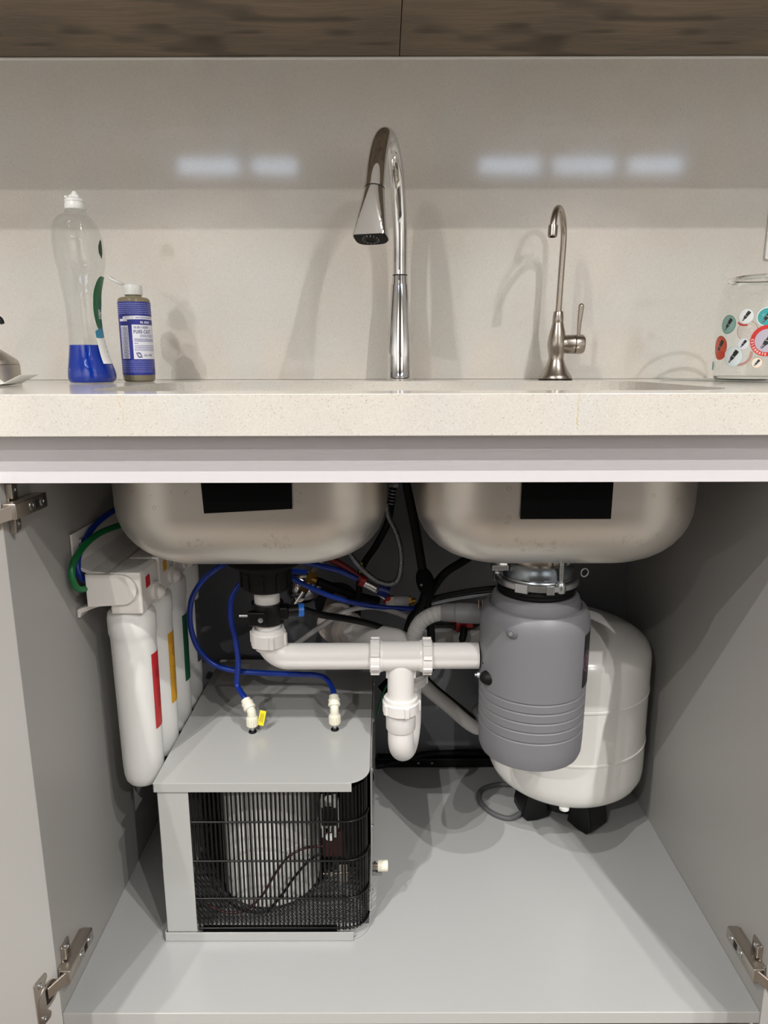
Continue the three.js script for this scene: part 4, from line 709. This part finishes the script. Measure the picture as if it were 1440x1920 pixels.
// ---------------------------------------------------------------- water chiller
{
  const X0 = -0.3407, X1 = -0.0225, Y1 = 0.3494, Z0 = -0.1514, Z1 = -0.586, RC = 0.038;
  const t = thing('water_chiller', 'grey sheet metal water chiller with black wire grille on the cabinet floor', 'chiller', [-0.18, FY, -0.36]);
  const plan = (inset) => { const s = new THREE.Shape(); s.moveTo(X0 + inset, -Z1 - inset); s.lineTo(X0 + inset, -Z0 + inset); s.lineTo(X1 - inset - RC, -Z0 + inset); s.absarc(X1 - inset - RC, -Z0 + inset + RC, RC, -Math.PI / 2, 0); s.lineTo(X1 - inset, -Z1 - inset); s.closePath(); return s; };
  const flip = (g) => g.rotateX(-Math.PI / 2);
  part('lid', [flip(extrude(plan(0), 0.0022, 0.0007, 16)).translate(0, Y1 - 0.0022, 0), box(X0, -0.0487, 0.3345, Y1 - 0.001, Z0 - 0.0016, Z0, 0.0006), box(X0, X0 + 0.0016, 0.3345, Y1 - 0.001, Z1, Z0, 0.0006)], M.coat, t);
  part('base_tray', [flip(extrude(plan(0.0006), 0.003, 0.0008, 16)).translate(0, FY + 0.0003, 0), box(X0, -0.0487, FY + 0.0015, 0.0912, Z0 - 0.0016, Z0, 0.0006), box(X0, X0 + 0.0016, FY + 0.0015, 0.0912, Z1, Z0, 0.0006)], M.coat, t);
  part('corner_post', [box(X0 + 0.004, -0.2905, 0.0905, 0.3362, Z0 - 0.0042, Z0 - 0.0026, 0.0006), box(X0 + 0.004, X0 + 0.0056, 0.0905, 0.3362, Z1 + 0.004, Z0 - 0.0026, 0.0006)], M.coat, t);
  const side = part('side_panel', box(X1 + 0.0004, X1 + 0.0022, 0.092, Y1 - 0.003, Z1 + 0.002, -0.199, 0.0006), M.coat, t);
  part('back_panel', box(X0 + 0.006, X1 - 0.001, 0.08, Y1 - 0.003, Z1 + 0.003, Z1 + 0.0046), M.blackPlastic, t);  // coloured black to stand for the darkness inside the casing
  for (const [y, z] of [[0.336, -0.207], [0.336, -0.36], [0.336, -0.50], [0.225, -0.222], [0.117, -0.207]]) part('screw', lathe([[0, 0.0022], [0.0018, 0.0024], [0.0036, 0.0012], [0.0036, 0], [0, 0]], [X1 + 0.0022, y, z], 'x', 14), M.zinc, side);
  const tap = part('drain_outlet', [cyl(0.0042, 0.009, [X1 + 0.0022, 0.1555, -0.218], 'x', 16), cyl(0.0068, 0.004, [X1 + 0.004, 0.1555, -0.218], 'x', 6)], M.nickel, side);
  part('outlet_cap', cyl(0.0088, 0.017, [X1 + 0.0108, 0.1555, -0.218], 'x', 28), M.fitting, side);
  part('outlet_lever', box(X1 + 0.0022, X1 + 0.018, 0.1395, 0.1455, -0.2215, -0.2145, 0.001), M.connGrey, side);
  // grille: upright wires, each its own piece, and three cross wires that turn the corner
  const up = bake(new THREE.CylinderGeometry(0.0015, 0.0015, 0.2475, 8, 1).translate(0, 0.0905 + 0.12375 - FY, 0));
  const zw = Z0 - 0.0072, wires = [], ac = [X1 - RC, Z0 - RC];
  for (let x = -0.2875; x < ac[0] - 0.001; x += 0.00655) wires.push([x, zw]);
  for (let k = 0; k <= 8; k++) { const a = Math.PI / 2 - (k / 8) * 1.5; wires.push([ac[0] + Math.cos(a) * (RC - 0.0055), ac[1] + Math.sin(a) * (RC - 0.0072)]); }
  wires.forEach(([x, z]) => { const m = new THREE.Mesh(up, M.wire); m.name = 'grille_wire'; m.position.set(x + 0.18, 0, z + 0.36); m.castShadow = m.receiveShadow = true; t.add(m); });
  for (const y of [0.2816, 0.2147, 0.1489, 0.0955]) {
    const pts = [V(-0.2895, y, zw + 0.0026), V(-0.2, y, zw + 0.0026), V(ac[0] - 0.01, y, zw + 0.0026)];
    for (let k = 1; k <= 8; k++) { const a = Math.PI / 2 - (k / 8) * Math.PI / 2; pts.push(V(ac[0] + Math.cos(a) * (RC - 0.0028), y, ac[1] + Math.sin(a) * (RC - 0.0046))); }
    part('cross_wire', sweep(pts, 0.0015, 70, 8), M.wire, t);
  }
  // inside
  part('insulated_tank', lathe([[0, 0.088], [0.079, 0.088], [0.081, 0.091], [0.081, 0.190], [0.0803, 0.191], [0.081, 0.192], [0.081, 0.33], [0, 0.33]], [-0.194, 0, -0.285], 'y', 72), M.foamWhite, t);
  part('compressor', lathe([[0, 0.12], [0.03, 0.121], [0.048, 0.13], [0.052, 0.15], [0.052, 0.25], [0.054, 0.252], [0.052, 0.256], [0.05, 0.285], [0.038, 0.31], [0, 0.318]], [-0.072, 0, -0.315], 'y', 48), M.blackPlastic, t);
  const bx = -0.0865, bz = -0.199;
  const br = part('terminal_bracket', [box(bx - 0.0125, bx - 0.0065, 0.270, 0.299, bz - 0.002, bz, 0.0006), box(bx + 0.0065, bx + 0.0125, 0.270, 0.299, bz - 0.002, bz, 0.0006), box(bx - 0.0145, bx + 0.0145, 0.236, 0.285, bz - 0.012, bz - 0.003, 0.001), box(bx - 0.0125, bx - 0.0065, 0.222, 0.245, bz - 0.002, bz, 0.0006), box(bx + 0.0065, bx + 0.0125, 0.222, 0.245, bz - 0.002, bz, 0.0006), box(bx - 0.0025, bx + 0.0025, 0.232, 0.243, bz - 0.002, bz, 0.0006)], std({ color: S('#b9b8b4'), roughness: 0.45, metalness: 0.3 }), t);
  for (const y of [0.291, 0.2235]) part('screw', lathe([[0, 0.002], [0.002, 0.0022], [0.0066, 0.0014], [0.0068, 0], [0, 0]], [bx, y, bz], 'z', 20), M.white, br);
  part('terminal_block', box(bx - 0.0125, bx + 0.0125, 0.244, 0.275, bz - 0.004, bz + 0.002, 0.0015), M.blackPlastic, br);
  part('relay_box', box(-0.099, -0.066, 0.183, 0.228, -0.216, -0.203, 0.003), M.maroon, t);
  part('relay_box', box(-0.064, -0.045, 0.16, 0.30, -0.235, -0.212, 0.003), M.blackPlastic, t);
  part('valve', [rod(V(-0.098, 0.156, -0.2), V(-0.058, 0.157, -0.2), 0.0022), cyl(0.0062, 0.009, [-0.0905, 0.156, -0.2], 'x', 6), cyl(0.004, 0.004, [-0.077, 0.156, -0.2], 'x', 6), box(-0.073, -0.060, 0.139, 0.172, -0.212, -0.2, 0.001)], M.nickel, t);
  part('wire_lead', sweep([V(-0.099, 0.2, -0.208), V(-0.125, 0.203, -0.2), V(-0.15, 0.194, -0.193), V(-0.172, 0.166, -0.19), V(-0.195, 0.128, -0.185), V(-0.222, 0.106, -0.18), V(-0.25, 0.104, -0.178), V(-0.283, 0.112, -0.185)], 0.0021, 90, 10), M.maroon, t);
  part('wire_lead', sweep([V(-0.1, 0.186, -0.21), V(-0.118, 0.182, -0.2), V(-0.143, 0.156, -0.193), V(-0.168, 0.122, -0.186), V(-0.19, 0.104, -0.18), V(-0.222, 0.108, -0.178), V(-0.25, 0.128, -0.178), V(-0.286, 0.175, -0.19)], 0.0021, 90, 10), M.blackPlastic, t);
  const mesh = dataTexture(64, 64, (x, y) => { const u = (x + y) % 32, v = (x - y + 64) % 32, on = u < 11 || v < 11; return on ? [150, 150, 148] : [18, 18, 19]; });
  mesh.repeat.set(1 / 0.0075, 1 / 0.011);
  part('floor_mesh', box(X0 + 0.006, X1 - 0.003, 0.0782, 0.0792, Z1 + 0.01, Z0 - 0.032), std({ map: mesh, roughness: 0.45, metalness: 0.4 }), t, { label: 'expanded metal mesh on the floor of the casing' });
  part('bottom_bar', box(-0.2855, -0.075, 0.0792, 0.0885, zw - 0.012, zw - 0.005, 0.001), M.blackPlastic, t);
  // push-fit elbows on the lid
  const elbow = (bx, bz, to) => {
    const b = V(bx, Y1, bz), nutTop = V(bx, Y1 + 0.029, bz), out = V(...to).sub(nutTop), o = out.clone().normalize();
    const e = part('elbow_fitting', sweep([V(bx, Y1 + 0.026, bz), nutTop, nutTop.clone().add(V(0, 0.007, 0)).addScaledVector(o, 0.002), nutTop.clone().add(V(0, 0.007, 0)).addScaledVector(o, 0.012)], 0.0073, 30, 24), M.fitting, t);
    const k0 = nutTop.clone().add(V(0, 0.007, 0)).addScaledVector(o, 0.006);
    part('nut', [lathe([[0.003, 0.0115], [0.0085, 0.0115], [0.0092, 0.0125], [0.0094, 0.0265], [0.0086, 0.0282], [0.0066, 0.029], [0.003, 0.029]], [bx, Y1, bz], 'y', 32), ...Array.from({ length: 16 }, (_, q) => box(-0.0007, 0.0007, 0.013, 0.026, 0.009, 0.0099, 0.0003).rotateY(q / 16 * 6.283).translate(bx, Y1, bz))], M.fitting, e);
    part('collar', along(lathe([[0.004, 0], [0.0096, 0.0004], [0.0102, 0.0016], [0.0102, 0.0052], [0.0092, 0.006], [0.0092, 0.0085], [0.0098, 0.0092], [0.0098, 0.0125], [0.0082, 0.0134], [0.0082, 0.0182], [0.0076, 0.0192], [0.004, 0.0192]], [0, 0, 0], 'y', 32), k0, k0.clone().add(o)), M.fitting, e);
    part('stem', cyl(0.0032, 0.0135, [bx, Y1, bz], 'y', 16), M.zinc, e);
    part('grommet', new THREE.TorusGeometry(0.0048, 0.0021, 10, 28).rotateX(Math.PI / 2).translate(bx, Y1 + 0.0008, bz), M.rubber, e);
    return [e, k0.clone().addScaledVector(o, 0.0185), o];
  };
  const [eL, pL, oL] = elbow(-0.2203, -0.2960, [-0.2425, 0.405, -0.322]);
  const tag = canvasTexture(128, 256, (c, w, h) => { c.fillStyle = '#e0cf1e'; c.fillRect(0, 0, w, h); c.fillStyle = '#5a5210'; for (let k = 0; k < 4; k++) c.fillRect(28 + k * 20, 40 + (k % 2) * 20, 8, 150); });
  part('yellow_tag', new THREE.BoxGeometry(0.0105, 0.0245, 0.0008).rotateZ(-0.2).rotateX(-0.25).translate(-0.2045, Y1 + 0.0245, -0.298), std({ map: tag, roughness: 0.5 }), eL, { keepUV: true, label: 'small yellow paper tag' });
  const [eR, pR, oR] = elbow(-0.0834, -0.3029, [-0.0868, 0.4065, -0.331]);
  const lm = canvasTexture(256, 512, (c, w, h) => { c.fillStyle = '#b9b6b2'; c.fillRect(0, 0, w, h); c.strokeStyle = '#8b8885'; c.lineWidth = 5; c.strokeRect(14, 14, w - 28, h - 28); c.fillStyle = '#6d6a68'; c.beginPath(); c.ellipse(w / 2, 120, 70, 34, 0, 0, 7); c.stroke(); for (let k = 0; k < 6; k++) c.fillRect(40, 230 + k * 36, 170 - (k % 3) * 34, 7); });
  part('lid_label', new THREE.PlaneGeometry(0.05, 0.095).rotateX(-Math.PI / 2).translate(-0.300, Y1 + 0.0004, -0.515), std({ map: lm, roughness: 0.5 }), t, { keepUV: true, label: 'printed paper label on the rear of the lid' });
  tube('water_line', 'blue water tube rising from the left elbow on the chiller behind the tailpiece', 'tube', [pL.clone().addScaledVector(oL, -0.006), pL.clone().addScaledVector(oL, 0.006), V(-0.2505, 0.4165, -0.332), V(-0.2495, 0.4360, -0.334), V(-0.2475, 0.462, -0.334), V(-0.2500, 0.5020, -0.332), V(-0.2555, 0.538, -0.332), V(-0.2525, 0.571, -0.332), V(-0.2427, 0.5905, -0.337), V(-0.230, 0.6, -0.343), V(-0.2138, 0.603, -0.352), V(-0.17, 0.603, -0.38), V(-0.14, 0.59, -0.42)].map((p) => [p.x, p.y, p.z]), 0.0047, M.bluePlastic);
  tube('water_line', 'blue water tube sweeping left from the right elbow on the chiller', 'tube', [pR.clone().addScaledVector(oR, -0.006), pR.clone().addScaledVector(oR, 0.006), V(-0.1005, 0.4215, -0.346), V(-0.1205, 0.4255, -0.352), V(-0.1405, 0.426, -0.353), V(-0.1755, 0.4275, -0.352), V(-0.2205, 0.4310, -0.35), V(-0.2565, 0.4345, -0.35), V(-0.2925, 0.4455, -0.352), V(-0.3155, 0.4695, -0.352), V(-0.3265, 0.5005, -0.350), V(-0.3285, 0.535, -0.348), V(-0.3215, 0.569, -0.346), V(-0.2985, 0.6025, -0.335), V(-0.2752, 0.6235, -0.325), V(-0.25, 0.636, -0.34), V(-0.22, 0.642, -0.40)].map((p) => [p.x, p.y, p.z]), 0.0047, M.bluePlastic);
}

// ---------------------------------------------------------------- supply valves, hoses and cables at the back
{
  const t = thing('supply_valve', 'chrome supply valve with brass fitting and round wall plate behind the tailpiece', 'valve', [-0.173, 0.482, -0.64]);
  part('wall_plate', lathe([[0, 0], [0.0375, 0], [0.037, 0.004], [0.03, 0.011], [0.016, 0.015], [0, 0.015]], [-0.171, 0.486, -0.6475], 'z', 48), M.chrome, t);
  part('body', [rod(V(-0.171, 0.486, -0.635), V(-0.171, 0.488, -0.575), 0.0095, 24), rod(V(-0.1845, 0.470, -0.585), V(-0.158, 0.5095, -0.58), 0.0088, 20)], M.chrome, t);
  part('brass_tee', [rod(V(-0.163, 0.5015, -0.58), V(-0.1555, 0.5145, -0.58), 0.0098, 6), rod(V(-0.152, 0.522, -0.58), V(-0.1405, 0.541, -0.58), 0.0098, 6), rod(V(-0.1585, 0.509, -0.58), V(-0.147, 0.5285, -0.58), 0.0068, 16), rod(V(-0.149, 0.5285, -0.58), V(-0.1335, 0.523, -0.575), 0.0078, 16)], M.brass, t);
  part('hose_nut', rod(V(-0.1425, 0.539, -0.58), V(-0.1335, 0.5525, -0.58), 0.0088, 6), M.nickel, t);
  part('hose_ferrule', [rod(V(-0.134, 0.552, -0.58), V(-0.120, 0.574, -0.58), 0.0056, 16), ...[0, 1, 2, 3].map((k) => along(new THREE.TorusGeometry(0.0058, 0.0008, 6, 20).rotateX(Math.PI / 2), V(-0.132 + k * 0.0034, 0.555 + k * 0.0053, -0.58), V(-0.118 + k * 0.0034, 0.577 + k * 0.0053, -0.58)))], M.zinc, t);
  part('branch_hose', sweep([V(-0.1335, 0.523, -0.575), V(-0.11, 0.512, -0.578), V(-0.07, 0.494, -0.582), V(-0.03, 0.481, -0.586), V(-0.01, 0.476, -0.588)], 0.0085, 50, 14), M.rubber, t);
  part('branch_hose', sweep([V(-0.122, 0.571, -0.58), V(-0.11, 0.595, -0.575), V(-0.09, 0.64, -0.565), V(-0.06, 0.72, -0.56), V(-0.03, 0.82, -0.56)], 0.0056, 50, 14), M.braid, t);
}
{
  const t = thing('stop_valve', 'small chrome stop valve with red and blue rings beside a pale grey connector', 'valve', [-0.0155, 0.53, -0.51]);
  part('body', [rod(V(-0.037, 0.540, -0.515), V(-0.014, 0.528, -0.51), 0.0105, 24), rod(V(-0.012, 0.526, -0.51), V(0.004, 0.511, -0.505), 0.0088, 20)], M.chrome, t);
  part('red_ring', [rod(V(-0.045, 0.5455, -0.515), V(-0.037, 0.5405, -0.515), 0.0118, 20), rod(V(0.003, 0.514, -0.5), V(0.008, 0.5095, -0.5), 0.0098, 20)], M.redPlastic, t);
  part('blue_knob', rod(V(-0.011, 0.5325, -0.498), V(0.008, 0.5245, -0.498), 0.0118, 20), phys({ color: S('#1d2f78'), roughness: 0.3 }), t);
  part('nut', rod(V(0.0035, 0.5085, -0.5), V(0.0175, 0.5075, -0.5), 0.0108, 6), M.nickel, t);
  part('connector', rod(V(0.0175, 0.5075, -0.5), V(0.0465, 0.5065, -0.5), 0.0098, 24), M.hoseGrey, t);
  part('brass_end', [rod(V(0.0465, 0.5065, -0.5), V(0.0515, 0.5065, -0.5), 0.0108, 6), rod(V(0.0515, 0.5065, -0.5), V(0.06, 0.5065, -0.5), 0.0065, 16)], M.brass, t);
}
tube('blue_tube', 'blue water tube slanting across the back behind the saddle clamp', 'tube', [[-0.195, 0.612, -0.39], [-0.1677, 0.5896, -0.4], [-0.1425, 0.5664, -0.42], [-0.097, 0.5375, -0.44], [-0.0395, 0.5165, -0.455], [0.01, 0.5061, -0.465], [0.045, 0.5018, -0.472], [0.056, 0.500, -0.478]], 0.0048, M.bluePlastic);
tube('blue_tube', 'blue water tube just under the left bowl, beside the red hose', 'tube', [[-0.16, 0.584, -0.51], [-0.1211, 0.5758, -0.505], [-0.0809, 0.5654, -0.502], [-0.0505, 0.5506, -0.5]], 0.0055, M.bluePlastic);
tube('red_hose', 'dark red hose running from under the left bowl to the stop valve', 'hose', [[-0.115, 0.594, -0.515], [-0.0907, 0.5812, -0.512], [-0.0606, 0.5613, -0.512], [-0.0393, 0.543, -0.514]], 0.0068, M.redHose);
{
  const t = thing('grey_spray_hose', 'grey ridged tap hose hanging in a loop between the two bowls', 'hose', [0.02, 0.6, -0.5]);
  part('tube', sweep([[0.004, 0.70, -0.49], [0.008, 0.676, -0.49], [0.0199, 0.6505, -0.49], [0.0295, 0.620, -0.49], [0.0322, 0.5901, -0.49], [0.0283, 0.5594, -0.49], [0.0221, 0.5494, -0.49], [0.0101, 0.5442, -0.49], [-0.0032, 0.5462, -0.49], [-0.0172, 0.5529, -0.49], [-0.0404, 0.5729, -0.49], [-0.0553, 0.5907, -0.49], [-0.075, 0.62, -0.5], [-0.085, 0.66, -0.505]], (f) => 0.0052 + 0.0003 * Math.sin(f * 700), 300, 12), M.braid, t);
}
{
  const t = thing('black_tap_hose', 'black braided tap hose with steel crimp hanging behind the left bowl', 'hose', [0.0, 0.6, -0.51]);
  part('tube', sweep([[0.0165, 0.725, -0.51], [0.013, 0.6913, -0.51], [0.0075, 0.6607, -0.512], [-0.0153, 0.608, -0.535], [-0.042, 0.562, -0.548], [-0.0505, 0.507, -0.548], [-0.053, 0.468, -0.55], [-0.0555, 0.40, -0.575], [-0.052, 0.33, -0.60]], 0.0066, 120, 14), M.rubber, t);
  part('ferrule', [rod(V(0.0185, 0.735, -0.51), V(0.0212, 0.80, -0.51), 0.0082, 20)], M.hoseGrey, t);
  part('crimp', [rod(V(0.0182, 0.734, -0.51), V(0.0178, 0.727, -0.51), 0.0098, 6), ...[0, 1, 2, 3, 4].map((k) => along(new THREE.TorusGeometry(0.0066, 0.0012, 8, 20).rotateX(Math.PI / 2), V(0.0172 - k * 0.0011, 0.7205 - k * 0.0062, -0.51), V(0.019 - k * 0.0011, 0.7305 - k * 0.0062, -0.51)))], M.zinc, t);
  part('yellow_tag', box(-0.0475, -0.0405, 0.562, 0.582, -0.5075, -0.5065, 0.0003).translate(0.0, 0.0, 0.001), std({ color: S('#b5a83a'), roughness: 0.6 }), t);
}
{
  const t = thing('weighted_tap_hose', 'black tap hose with an oval counterweight hanging between the bowls', 'hose', [0.07, 0.55, -0.47]);
  part('tube', sweep([[0.0378, 0.80, -0.47], [0.0403, 0.747, -0.47], [0.0485, 0.7017, -0.47], [0.0585, 0.652, -0.47], [0.0688, 0.591, -0.47], [0.0728, 0.565, -0.47], [0.0765, 0.539, -0.47], [0.0705, 0.5125, -0.472], [0.0513, 0.477, -0.48], [0.0413, 0.432, -0.49], [0.04, 0.37, -0.5]], 0.0082, 140, 16), M.rubber, t);
  part('counterweight', loft(Array.from({ length: 15 }, (_, k) => { const f = k / 14, y = 0.5265 + f * 0.057, s = Math.min(1, Math.sin(Math.PI * Math.min(0.985, Math.max(0.015, f))) ** 0.45); return ellipse(0.0775 - (y - 0.55) * 0.18, -0.468, 0.0172 * s, 0.0145 * s, y, 32, 2.6); }), true, true, 0.7), M.foamBlack, t);
  part('screw', cyl(0.0022, 0.002, [0.068, 0.5545, -0.4548], 'z', 12), M.zinc, t);
}
tube('black_hose', 'black hose curving from under the right bowl down behind the tee', 'hose', [[0.19, 0.605, -0.53], [0.1511, 0.5834, -0.51], [0.1162, 0.5634, -0.5], [0.0955, 0.5366, -0.498], [0.0826, 0.5085, -0.498], [0.0861, 0.4824, -0.5], [0.0909, 0.4378, -0.505], [0.09, 0.36, -0.51]], 0.0078, M.rubber);
tube('power_cable', 'dark cable crossing from the counterweight to the disposer at the back', 'cable', [[0.06, 0.49, -0.515], [0.0788, 0.502, -0.515], [0.12, 0.5135, -0.515], [0.185, 0.527, -0.51], [0.24, 0.532, -0.51]], 0.0046, M.rubber);
tube('power_cable', 'grey cable crossing just below the dark one at the back', 'cable', [[0.07, 0.488, -0.52], [0.0888, 0.494, -0.52], [0.13, 0.5035, -0.52], [0.19, 0.513, -0.52], [0.25, 0.52, -0.52]], 0.0042, M.braid);
tube('grey_tube', 'pale grey tube arching over the wall drain at the back', 'tube', [[-0.2, 0.397, -0.505], [-0.1647, 0.4245, -0.5], [-0.12, 0.4656, -0.475], [-0.0797, 0.4938, -0.47], [-0.0496, 0.5048, -0.468], [-0.0149, 0.5069, -0.466], [0.0199, 0.4985, -0.463], [0.042, 0.4905, -0.459]], 0.0050, M.hoseGrey);
tube('grey_tube', 'pale grey tube behind the mounting ring under the right bowl', 'tube', [[0.285, 0.59, -0.42], [0.3125, 0.6, -0.43], [0.35, 0.611, -0.44], [0.40, 0.63, -0.45]], 0.0035, M.hoseGrey);
tube('ground_wire', 'thin green wire beside the trap low at the back', 'wire', [[0.03, 0.345, -0.52], [0.0035, 0.325, -0.51], [-0.008, 0.295, -0.505], [-0.016, 0.26, -0.51]], 0.0021, M.greenPlastic);
{
  const t = thing('power_strip', 'pale grey power strip on the back panel with a red plug', 'power strip', [0.16, 0.385, -0.64]);
  part('strip', box(0.07, 0.262, 0.3655, 0.402, -0.647, -0.612, 0.003), M.hoseGrey, t);
  part('plug', [box(0.135, 0.186, 0.424, 0.434, -0.63, -0.6, 0.002), box(0.158, 0.186, 0.412, 0.434, -0.63, -0.6, 0.003), box(0.15, 0.17, 0.401, 0.425, -0.63, -0.604, 0.002)], M.redPlastic, t, { label: 'red plug' });
  part('plug_cable', sweep([V(0.1655, 0.414, -0.597), V(0.1645, 0.405, -0.59), V(0.160, 0.388, -0.587), V(0.148, 0.354, -0.588), V(0.125, 0.334, -0.59), V(0.09, 0.325, -0.595), V(0.05, 0.318, -0.60), V(0.01, 0.30, -0.61)], (f) => (f < 0.12 ? 0.0075 : 0.0046), 60, 12), M.rubber, t);
}
{
  const t = thing('cable_duct', 'black cable duct lying along the back edge of the cabinet floor', 'duct', [0.1, FY, -0.63]);
  part('duct', box(-0.016, 0.26, FY + 0.0004, FY + 0.022, -0.646, -0.622, 0.003), M.blackPlastic, t);
  part('cable', sweep([V(-0.015, FY + 0.012, -0.6105), V(0.03, FY + 0.02, -0.6145), V(0.09, FY + 0.028, -0.63), V(0.15, FY + 0.03, -0.634), V(0.25, FY + 0.029, -0.634)], 0.0065, 50, 12), M.rubber, t);
  for (const x of [0.02, 0.075, 0.105]) part('screw', lathe([[0, 0.0014], [0.0026, 0.001], [0.0028, 0], [0, 0]], [x, FY + 0.012, -0.622], 'z', 12), M.zinc, t);
}
{
  const t = thing('foam_sleeve', 'short black foam sleeve hanging low at the back beside the trap', 'sleeve', [0.0, 0.39, -0.58]);
  part('sleeve', sweep([V(-0.004, 0.398, -0.575), V(0.012, 0.399, -0.58), V(0.03, 0.402, -0.585)], 0.0155, 30, 20), M.foamBlack, t);
  part('sleeve', sweep([V(-0.004, 0.29, -0.56), V(0.012, 0.305, -0.565), V(0.03, 0.318, -0.57)], 0.0135, 30, 20), M.foamBlack, t);
}
{
  const t = thing('shade_loop', 'loop of tube coloured dark for shade on the cabinet floor left of the tank foot', 'tube', [0.22, FY, -0.5]);
  part('tube', sweep([[0.275, FY + 0.012, -0.455], [0.245, FY + 0.006, -0.44], [0.215, FY + 0.0055, -0.455], [0.195, FY + 0.0055, -0.49], [0.2, FY + 0.0055, -0.53], [0.235, FY + 0.006, -0.55], [0.28, FY + 0.01, -0.545]], 0.0048, 90, 14), std({ color: S('#58585a'), roughness: 0.6 }), t);  // loop coloured dark grey to stand for shade on the floor
}

renderer.render(scene, camera);
